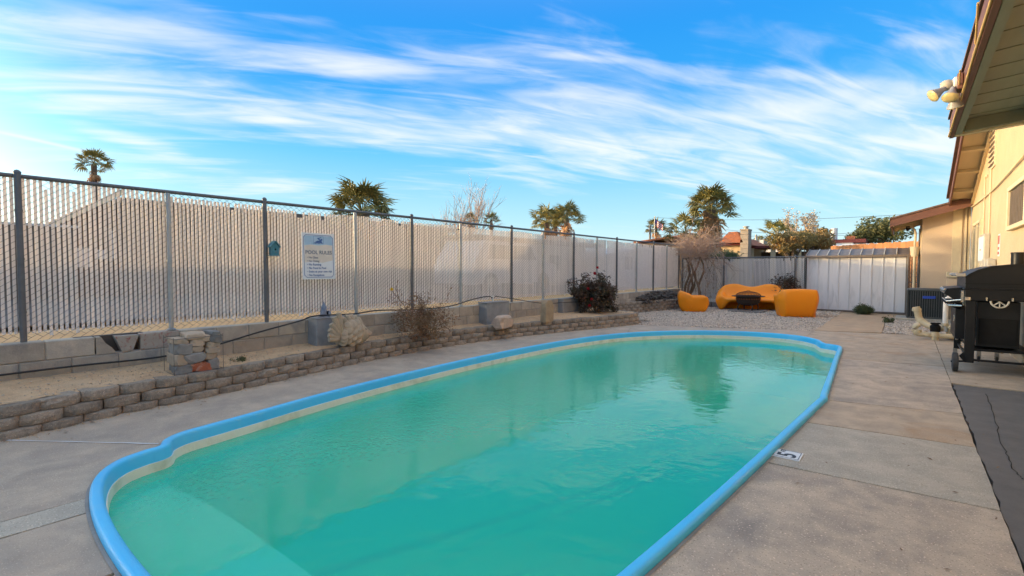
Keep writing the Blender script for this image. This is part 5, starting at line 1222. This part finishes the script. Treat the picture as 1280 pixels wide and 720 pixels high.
# ------------------------------------------------------------------ grill
gr=thing('smoker_grill','large black smoker grill with hood, chimney stack and one front wheel','grill',(.95,9.6,0))
X0,X1,YA,YB=.62,1.30,8.92,10.35
def gbox(name,a,b_,mat=None,bv=.006): 
    g=G(); g.box(((a[0]+b_[0])/2,(a[1]+b_[1])/2,(a[2]+b_[2])/2),(b_[0]-a[0],b_[1]-a[1],b_[2]-a[2]),b=bv); return part(name,g,mat or M['black'],gr)
gbox('firebox',(X0,YA,.98),(X1,YB,1.13))
gbox('ledge_trim',(X0-.012,YA-.012,1.125),(X1,YB+.01,1.145),M['black'],.004)
g=G(); pf=[(X0,1.147),(X0-.0,1.30),(X0+.03,1.335),(X0+.12,1.395),(X0+.24,1.435),(X0+.40,1.46),(X1,1.465),(X1,1.147)]
g.prism(pf,YA,YB,(0,2,1)); part('hood',g,M['black'],gr)
g=G(); g.prism([(X0-.008,1.30),(X0+.03,1.34),(X0+.12,1.40),(X0+.24,1.44),(X0+.40,1.465),(X1,1.47),(X1,1.448),(X0+.40,1.443),(X0+.24,1.418),(X0+.12,1.378),(X0+.035,1.32),(X0-.002,1.285)],YA-.012,YA+.01,(0,2,1)); part('hood_rim',g,M['black'],gr)
gbox('hinge_seam',(X0-.004,YA-.006,1.205),(X1,YA-.001,1.212),M['blackm'],0)
g=G(); g.tube([(X0-.085,YA-.05,1.325),(X0-.085,YB-.1,1.325)],.018,12); part('handle',g,M['chrome'],gr,smooth=50)
for y in(YA-.02,YB-.2): g=G(); g.box((X0-.045,y,1.325),(.09,.03,.045),b=.006); part('handle_bracket',g,M['chrome'],gr)
g=G(); g.lathe([(.065,1.46),(.065,1.60),(.069,1.60),(.069,1.625),(.045,1.627)],(1.13,9.15,0),18); part('chimney',g,M['black'],gr,smooth=40)
g=G(); g.tube([(1.19,9.15,1.60),(1.23,9.15,1.66)],.012,6); g.box((1.2,9.15,1.64),(.03,.03,.05)); part('damper',g,M['black'],gr)
for (x,y) in((X0+.01,YA+.01),(X1-.02,YA+.01)): gbox('leg',(x,y,.14),(x+.10,y+.05,.98),M['black'],.005)
for (x,y) in((X0-.02,YB-.12),(X1-.10,YB-.1)): gbox('leg',(x,y,.16),(x+.08,y+.05,.98),M['black'],.005)
gbox('lower_rail',(X0+.1,YA+.015,.165),(X1,YA+.04,.195),M['black'],.003); gbox('lower_rail',(X0,YB-.12,.28),(X1,YB-.09,.31),M['black'],.003)
gbox('lower_rail',(X0+.02,YA+.05,.22),(X0+.05,YB-.1,.25),M['black'],.003)
gbox('ash_cabinet',(X0+.13,YA+.10,.36),(X1-.14,YB-.2,.97),M['black'],.006); gbox('cabinet_panel',(X0+.15,YA+.088,.40),(X1-.16,YA+.10,.74),M['blackm'],.004)
gbox('bottom_shelf',(X0+.06,YA+.06,.30),(X1-.02,YB-.15,.33),M['black'],.004)
gbox('corner_plate',(X0-.004,YA-.016,.985),(X0+.055,YA-.002,1.03),M['chrome'],.002)
for x in(X0+.20,X0+.44): gbox('latch',(x,YA-.018,.985),(x+.02,YA-.002,1.03),M['chrome'],.002)
g=G(); q=[(X0+.33+.085*math.cos(R(a)),YA-.03,.985-.085*math.sin(R(a))) for a in range(0,181,15)]; g.tube(q,.011,6)
for a in(40,90,140): g.tube([(X0+.33,YA-.03,.975),(X0+.33+.08*math.cos(R(a)),YA-.03,.975-.08*math.sin(R(a)))],.008,6)
part('crank_wheel',g,M['box'],gr,smooth=50)
g=G(); g.lathe([(.02,-.032),(.10,-.032),(.128,-.026),(.13,-.018),(.13,.018),(.128,.026),(.10,.032),(.02,.032)],(X0-.075,YA+.03,.135),22,Matrix.Rotation(R(90),3,'Y')); part('wheel',g,M['rubber'],gr,smooth=35)
g=G(); g.tube([(X0-.12,YA+.03,.135),(X0+.1,YA+.03,.165)],.013,8); part('axle',g,M['black'],gr)
g=G(); g.prism([(X0-.04,.22),(X0+.02,.14),(X0+.06,.14),(X0+.02,.30)],YA+.02,YA+.04,(0,2,1)); part('wheel_gusset',g,M['black'],gr)
for (x,y) in((X0-.0,YB-.1),(X0+.25,YB-.3),(X0+.45,YB-.25)):
    g=G(); g.lathe([(.01,-.014),(.045,-.014),(.05,0),(.045,.014),(.01,.014)],(x,y,.055),14,Matrix.Rotation(R(90),3,'Y')); part('caster',g,M['rubber'],gr,smooth=35)
    gbox('caster_fork',(x-.025,y-.02,.06),(x+.025,y+.02,.17),M['chrome'],.004)
# control console on the pool side
g=G(); g.prism([(X0-.20,1.06),(X0-.17,1.13),(X0,1.15),(X0,.96),(X0-.06,.95)],YA+.30,YB-.05,(0,2,1)); part('console',g,M['black'],gr)
for k in range(5):
    g=G(); g.lathe([(.026,0),(.026,.018),(.02,.022)],(X0-.185,YA+.42+.2*k,1.10),14,Matrix.Rotation(R(-62),3,'Y')); part('knob',g,M['chrome'],gr,smooth=40)
g=G(); g.tube([(X0-.03,YA+.18,.98),(X0-.17,YA+.22,.955),(X0-.17,YB-.2,.955)],.012,8); g.tube([(X0-.02,YA+.14,.90),(X0-.15,YA+.16,.90),(X0-.15,YB-.3,.90)],.014,8); part('tool_rail',g,M['chrome'],gr,smooth=40)
gbox('front_shelf',(X0-.19,YA+.25,.925),(X0-.01,YB-.15,.945),M['blackm'],.004)
gbox('side_panel',(X0-.035,YA+.10,.95),(X0-.002,YA+.36,1.11),M['chrome'],.004)
gbox('gas_cabinet',(X0-.07,YA+.35,.42),(X0+.1,YB-.2,.86),M['black'],.006); gbox('cabinet_handle',(X0-.085,YA+.40,.66),(X0-.07,YA+.43,.76),M['chrome'],.003)
g=G(); g.tube([(X0-.10,YA+.2,.94),(X0-.11,YA+.25,.88),(X0-.02,YA+.3,.84)],.008,6); part('gas_hose',g,M['blackm'],gr,smooth=60)
g=G(); g.tube([(X0+.0,YB-.35,.34),(X0-.02,YB-.7,.42)],.02,6); part('brace',g,M['box'],gr)

# ------------------------------------------------------------------ neighbours beyond the long fence
def windowpart(parent,name,c,d,fm,gm,normal='x'):
    g=G(); g.box(c,d); o=part(name,g,fm,parent); LOC[o.name]=LOC[parent.name]; 
    cc=Vector(c); dd=Vector(d)
    if normal=='x': cc.x+=d[0]*.5; q=(.02,d[1]*.84,d[2]*.84)
    else: cc.y-=d[1]*.5; q=(d[0]*.84,.02,d[2]*.84)
    g=G(); g.box(cc,q); part('pane',g,gm,o); return o
NX=-18
na=thing('neighbour_house','pale neighbour house with low gable seen through the left fence slats','house',(NX-3,5,.6))
pk=at(150,244,X=NX); lf=at(62,285,X=NX)
g=G(); g.prism([(lf.y,.6),(pk.y+1.6,.6),(pk.y+1.6,pk.z-.12),(pk.y,pk.z-.12),(lf.y,lf.z-.1)],NX-4,NX,(1,2,0)); part('wall',g,M['nwall'],na)
def slab2(P,Q,x0,x1,th,ext=.35):
    d=(Q-P).normalized(); a=P-d*ext; g=G(); g.prism([(a.y,a.z),(Q.y,Q.z),(Q.y,Q.z+th),(a.y,a.z+th)],x0,x1,(1,2,0)); return g
part('roof',slab2(lf,pk,NX-4.4,NX+.5,.10),M['tile'],na)
g=slab2(lf,pk,NX+.502,NX+.53,.16); part('rake_board',g,M['trim'],na)
for (px,py,w_,h_) in((103,322,.42,.62),(150,306,.55,.95),(128,318,.25,.3)):
    q=at(px,py,X=NX+.03); windowpart(na,'window',(NX+.02,q.y,q.z),(.05,w_,h_),M['frame'],M['white'])  # white panes put the windows' bright light into the colour
nb_=thing('neighbour_house','long flat-topped pale house behind the POOL RULES sign','house',(NX-4,9,.6))
a=at(152,250,X=NX+.8); b_=at(322,266,X=NX+.8); c_=at(420,262,X=NX+.8); dd=at(560,285,X=NX+.8)
g=G(); g.prism([(a.y,.6),(dd.y,.6),(dd.y,dd.z-.2),(b_.y,b_.z-.1),(a.y,a.z-.12)],NX-6,NX+.8,(1,2,0)); part('wall',g,M['nwall'],nb_)
g=G(); g.prism([(a.y-.1,a.z-.118),(dd.y+.4,a.z-.15),(dd.y+.4,a.z),(a.y-.1,a.z+.03)],NX-6.3,NX+1.2,(1,2,0)); part('roof',g,M['nwall'],nb_)
g=G(); q=at(280,246,X=NX-1); g.box((NX-1,q.y,a.z+.10),(1.6,1.1,.2)); part('roof_unit',g,M['nwhite'],nb_)
for px in(240,300,470,520):
    q=at(px,320,X=NX+.83); windowpart(nb_,'window',(NX+.82,q.y,1.9),(.05,1.0,.8),M['shedtrim'],M['glass'])
g=G(); g.box((-17.2,-4,1.55),(.2,13.3,1.9)); 
lw=thing('garden_wall','low plain wall behind the left end of the slatted fence','wall',(-17.2,-4,.6)); part('wall',g,M['nwall'],lw); g=G(); g.box((-17.2,-4,2.53),(.3,13.4,.06)); part('coping',g,M['nwhite'],lw)
# carport / low house further along
nc=thing('neighbour_house','pale low house with wide roof behind the middle of the slatted fence','house',(-17,20,.6))
a=at(562,290,X=-16);b_=at(632,300,X=-16)
g=G(); g.box((-18,21.5,1.7),(4,11,2.2)); part('wall',g,M['nwhite'],nc)
g=G(); g.box((-17.6,21.3,2.88),(5.6,12.2,.16)); part('roof',g,M['nwall'],nc)
for y in(17.5,20.5,23.5): windowpart(nc,'window',(-15.97,y,1.8),(.06,1.2,.9),M['frame'],M['glass'])
nd_=thing('neighbour_house','low gabled house behind the far end of the slatted fence','house',(-14,31,.0))
g=G(); g.prism([(25,0),(37,0),(37,2.1),(31,2.75),(25,2.1)],-22,-14,(1,2,0)); part('wall',g,M['nwhite'],nd_)
for s in(-1,1):
    g=G(); a_=(31,2.77);e_=(31+s*6.6,2.05); g.prism([a_,e_,(e_[0],e_[1]+.14),(a_[0],a_[1]+.14)],-22.5,-13.5,(1,2,0)); part('roof',g,M['nwhite'],nd_)
windowpart(nd_,'window',(-13.98,29,1.8),(.05,1.3,1.0),M['white'],M['glass']); windowpart(nd_,'window',(-13.98,33.3,1.8),(.05,1.3,1.0),M['white'],M['glass'])
# parked white SUV glimpsed through the slats
sv=thing('parked_car','white sport utility car glimpsed through the fence left of the red roses','car',(-11.2,13.0,.6))
prof=[(-2.2,.35),(2.25,.35),(2.3,.8),(2.2,1.0),(1.2,1.12),(.75,1.68),(-1.7,1.72),(-2.15,1.1),(-2.25,.7)]
g=G(); g.prism(prof,-.9,.9,(1,2,0)); part('body',g,M['car'],sv,local=True)
for (a,b2) in(((.55,1.15),(.95,1.15)),): pass
for pts in([( -1.6,1.14),(-.55,1.14),(-.55,1.6),(-1.5,1.6)],[(-.45,1.14),(.98,1.14),(.66,1.6),(-.45,1.6)]):
    g=G(); g.prism(pts,.895,.91,(1,2,0)); part('window',g,M['glass'],sv,local=True)
for y in(-1.45,1.45):
    for x in(-.8,.8): g=G(); g.lathe([(.15,-.12),(.34,-.12),(.36,0),(.34,.12),(.15,.12)],(x,y,.36),18,Matrix.Rotation(R(90),3,'Y')); wh=part('wheel',g,M['tyre'],sv,local=True,smooth=40); g=G(); g.lathe([(.2,.121),(.05,.13)],(x,y,.36),12,Matrix.Rotation(R(90),3,'Y')); part('rim',g,M['chrome'],wh,local=True)
for s in(-.6,.6): g=G(); g.box((s,2.27,.82),(.3,.06,.15),b=.02); part('headlight',g,M['white'],sv,local=True)

# ------------------------------------------------------------------ town beyond the back fence
def far(px,py,Y): return at(px,py,Y=Y)
Yh=34; h1=thing('far_house','cream far house with terracotta tiled roof behind the palm','house',(far(880,320,Yh).x,Yh,0))
x0=far(862,320,Yh).x; x1=far(929,320,Yh).x; ze=far(900,306,Yh).z; zr=far(900,296.5,Yh).z
g=G(); g.box(((x0+x1)/2,Yh+3,ze/2),(x1-x0,6,ze)); part('wall',g,M['stucco'],h1)
xr=far(912,300,Yh).x
g=G(); V=[(x0-.6,Yh-.5,ze-.05),(x1+.3,Yh-.5,ze-.05),(xr+.5,Yh+1.5,zr),(x0-.6,Yh+1.5,zr),(x1+.3,Yh+6.5,ze),(x0-.6,Yh+6.5,ze),(xr+.5,Yh+4.5,zr),(x0-.6,Yh+4.5,zr)]; g.add(V,[(0,1,2,3),(1,4,6,2),(4,5,7,6),(3,2,6,7),(0,3,7,5),(0,5,4,1)]); part('roof',g,M['tile'],h1)
g=G(); g.tube([(x0-.6,Yh-.52,ze),(x1+.3,Yh-.52,ze)],.09,6); part('gutter',g,M['darkred'],h1)
a=far(915,300,Yh-1).x;b2=far(927,300,Yh-1).x
g=G(); g.prism([(a-.9,zr-.45),(b2+.1,zr-.45),(a+.3,zr+.25),(a-.2,zr+.25)],Yh-1,Yh+1.4,(0,2,1)); part('dormer_roof',g,M['tile'],h1)
ch=thing('chimney','tall pale block chimney standing right of the terracotta roof','chimney',(far(932,300,Yh).x,Yh-.6,0))
c=far(932.5,287.5,Yh-.6); wch=far(937.5,300,Yh-.6).x-far(927.5,300,Yh-.6).x
for k in range(int(c.z/.3)): g=G(); g.box((c.x,Yh-.6,.15+.3*k),(wch*(1.22 if .3*k<2.0 else 1),.8,.29),b=.01); part('block_course',g,M['chim'],ch)
g=G(); g.box((c.x,Yh-.6,c.z+.0),(wch*1.1,.9,.08)); part('cap',g,M['chim'],ch)
g=G(); g.tube([(c.x,Yh-.6,c.z),(c.x,Yh-.6,c.z+.18)],.13,8); g.lathe([(.2,.18),(.2,.22),(.02,.26)],(c.x,Yh-.6,c.z),10); part('flue_cap',g,M['box'],ch)
# patio roof with dark red fascia
Yp=36; pt=thing('far_patio','dark open patio with dark red flat roof right of the chimney','shelter',(far(965,310,Yp).x,Yp,0))
a=far(938,308,Yp).x; b2=far(1003,309,Yp).x; zp=far(960,308.5,Yp).z
g=G(); g.box(((a+b2)/2,Yp+1.5,zp),(b2-a,3.4,.14)); part('roof',g,M['darkred'],pt)
for px in(941,965,968,1000): q=far(px,315,Yp).x; g=G(); g.box((q,Yp,zp/2),(.14,.14,zp-.1)); part('post',g,M['trim'],pt)
g=G(); g.box(((a+b2)/2,Yp+3.1,zp/2-.1),(b2-a,.1,zp-.3)); part('back_wall',g,M['nwall'],pt)
g=G(); g.box(((a+b2)/2,Yp+.3,1.0),(b2-a,.08,1.95)); part('screen',g,M['blackm'],pt)
Yw=48; wb=thing('far_building','white flat-roofed building behind the red patio roof','building',(far(963,303,Yw).x,Yw,0))
a=far(938,303,Yw).x;b2=far(988,303,Yw).x; z1_=far(960,299.5,Yw).z
g=G(); g.box(((a+b2)/2,Yw+3,z1_/2),(b2-a,6,z1_)); part('wall',g,M['nwhite'],wb)
for px,w_ in((945,.5),(957,.35)):
    q=far(px,303.5,Yw); windowpart(wb,'window',(q.x,Yw-.01,q.z),(w_,.04,.5),M['frame'],M['glass'],'y')
g=G(); g.tube([(a+.4,Yw+.3,z1_),(a+.4,Yw+.3,z1_+.5)],.1,6); part('vent_pipe',g,M['box'],wb)
Yr=58; rb_=thing('far_house','long low dark-red roofed house right of the airy tree','house',(far(1050,302,Yr).x,Yr,0))
a=far(1032,303,Yr).x;b2=far(1079,303,Yr).x; z1_=far(1050,300.5,Yr).z
g=G(); g.box(((a+b2)/2,Yr+3,z1_/2-.2),(b2-a,6,z1_-.4)); part('wall',g,M['nwhite'],rb_)
g=G(); g.box(((a+b2)/2,Yr+2.6,z1_-.12),(b2-a+.5,7,.35)); part('roof',g,M['darkred'],rb_)
q=far(1063,300,Yr); g=G(); g.box((q.x,Yr+.5,z1_-.2),(.7,1,1.2)); part('chimney',g,M['tile'],rb_)
q=far(1041,297,Yr); g=G(); g.tube([(q.x,Yr+1,z1_),(q.x,Yr+1,z1_+1.3)],.3,8); part('vent_stack',g,M['nwhite'],rb_)
# far parked trailer
q=far(1062,305,50); tr_=thing('far_trailer','white trailer roof peeking over the cedar fence','trailer',(q.x,50,0)); g=G(); g.box((q.x,51,q.z/2),(4.2,2,q.z),b=.15); part('body',g,M['nwhite'],tr_)
g=G(); g.box((q.x-.4,51,q.z+.06),(1.2,.8,.14),b=.04); part('roof_vent',g,M['box'],tr_)
# earth bank and wood edge behind the shed
# brown ranch roof behind the fence, far left of the palm
Yq=46; rq=thing('far_house','low brown-roofed house left of the palm under the flag','house',(far(835,304,Yq).x,Yq,0))
a=far(800,304,Yq).x;b2=far(862,304,Yq).x; z1_=far(830,303,Yq).z
g=G(); g.box(((a+b2)/2,Yq+3,z1_/2),(b2-a,6,z1_)); part('wall',g,M['nwall'],rq)
g=G(); g.prism([(a-.5,z1_),(b2+.5,z1_+.6),(b2+.5,z1_+.75),(a-.5,z1_+.15)],Yq-.5,Yq+6,(0,2,1)); part('roof',g,M['tile'],rq)
# flagpole and flag
Yf=52; q=far(818.5,272,Yf); fp_=thing('flagpole','thin pole flying a striped flag above the far end of the fence','flagpole',(q.x,Yf,0))
g=G(); g.tube([(q.x,Yf,0),(q.x,Yf,q.z)],.05,6); part('pole',g,M['postgal'],fp_)
g=G(); g.lathe([(.01,-.08),(.09,0),(.01,.08)],(q.x,Yf,q.z+.05),8); part('finial',g,M['yellow'],fp_)
fw_=far(829,280,Yf).x-q.x; 
for k in range(7):
    z0=far(820,273.5+1.15*k,Yf).z; z1_=far(820,273.5+1.15*(k+1),Yf).z; g=G(); V=[];F=[]
    for i in range(9):
        x=q.x+fw_*i/8; yy=Yf+.12*math.sin(i*1.3); dz=-.09*i; V+=[(x,yy,z0+dz),(x,yy,z1_+dz)]
    part('flag_stripe',g.add(V,[(2*i,2*i+1,2*i+3,2*i+2) for i in range(8)]),M['flagr'] if k%2==0 else M['flagw'],fp_,fixn=False)
g=G(); z0=far(820,273.4,Yf).z; z1_=far(820,277.5,Yf).z; g.add([(q.x,Yf-.02,z0),(q.x+fw_*.42,Yf+.09,z0-.3),(q.x+fw_*.42,Yf+.09,z1_-.3),(q.x,Yf-.02,z1_)],[(0,1,2,3)]); part('flag_canton',g,M['flagb'],fp_,fixn=False)
# utility poles and wires
Yu=48; q=far(812.5,282,Yu); up_=thing('utility_pole','dark short utility pole just left of the flagpole','pole',(q.x,Yu,0)); g=G(); g.tube([(q.x,Yu,0),(q.x,Yu,q.z)],.11,8); part('pole',g,M['postdark'],up_); g=G(); g.box((q.x,Yu,q.z-.4),(.9,.1,.1)); part('crossarm',g,M['postdark'],up_)
for k,(pa_,pb_) in enumerate((((820,293),(1190,283)),((820,272),(1190,264)),((905,287),(1190,289)))):
    a=far(pa_[0],pa_[1],70);b2=far(pb_[0],pb_[1],70); g=G(); q=[a.lerp(b2,t_/10)-Vector((0,0,1.2*(1-(t_/5-1)**2)*.5)) for t_ in range(11)]; g.tube(q,.022,3)
    tag(part('power_line',g,M['line']),['lowest thin power line crossing behind the palm and airy tree','highest thin power line crossing the pale sky right of the palm','middle thin power line starting right of the palm'][k],'power line')
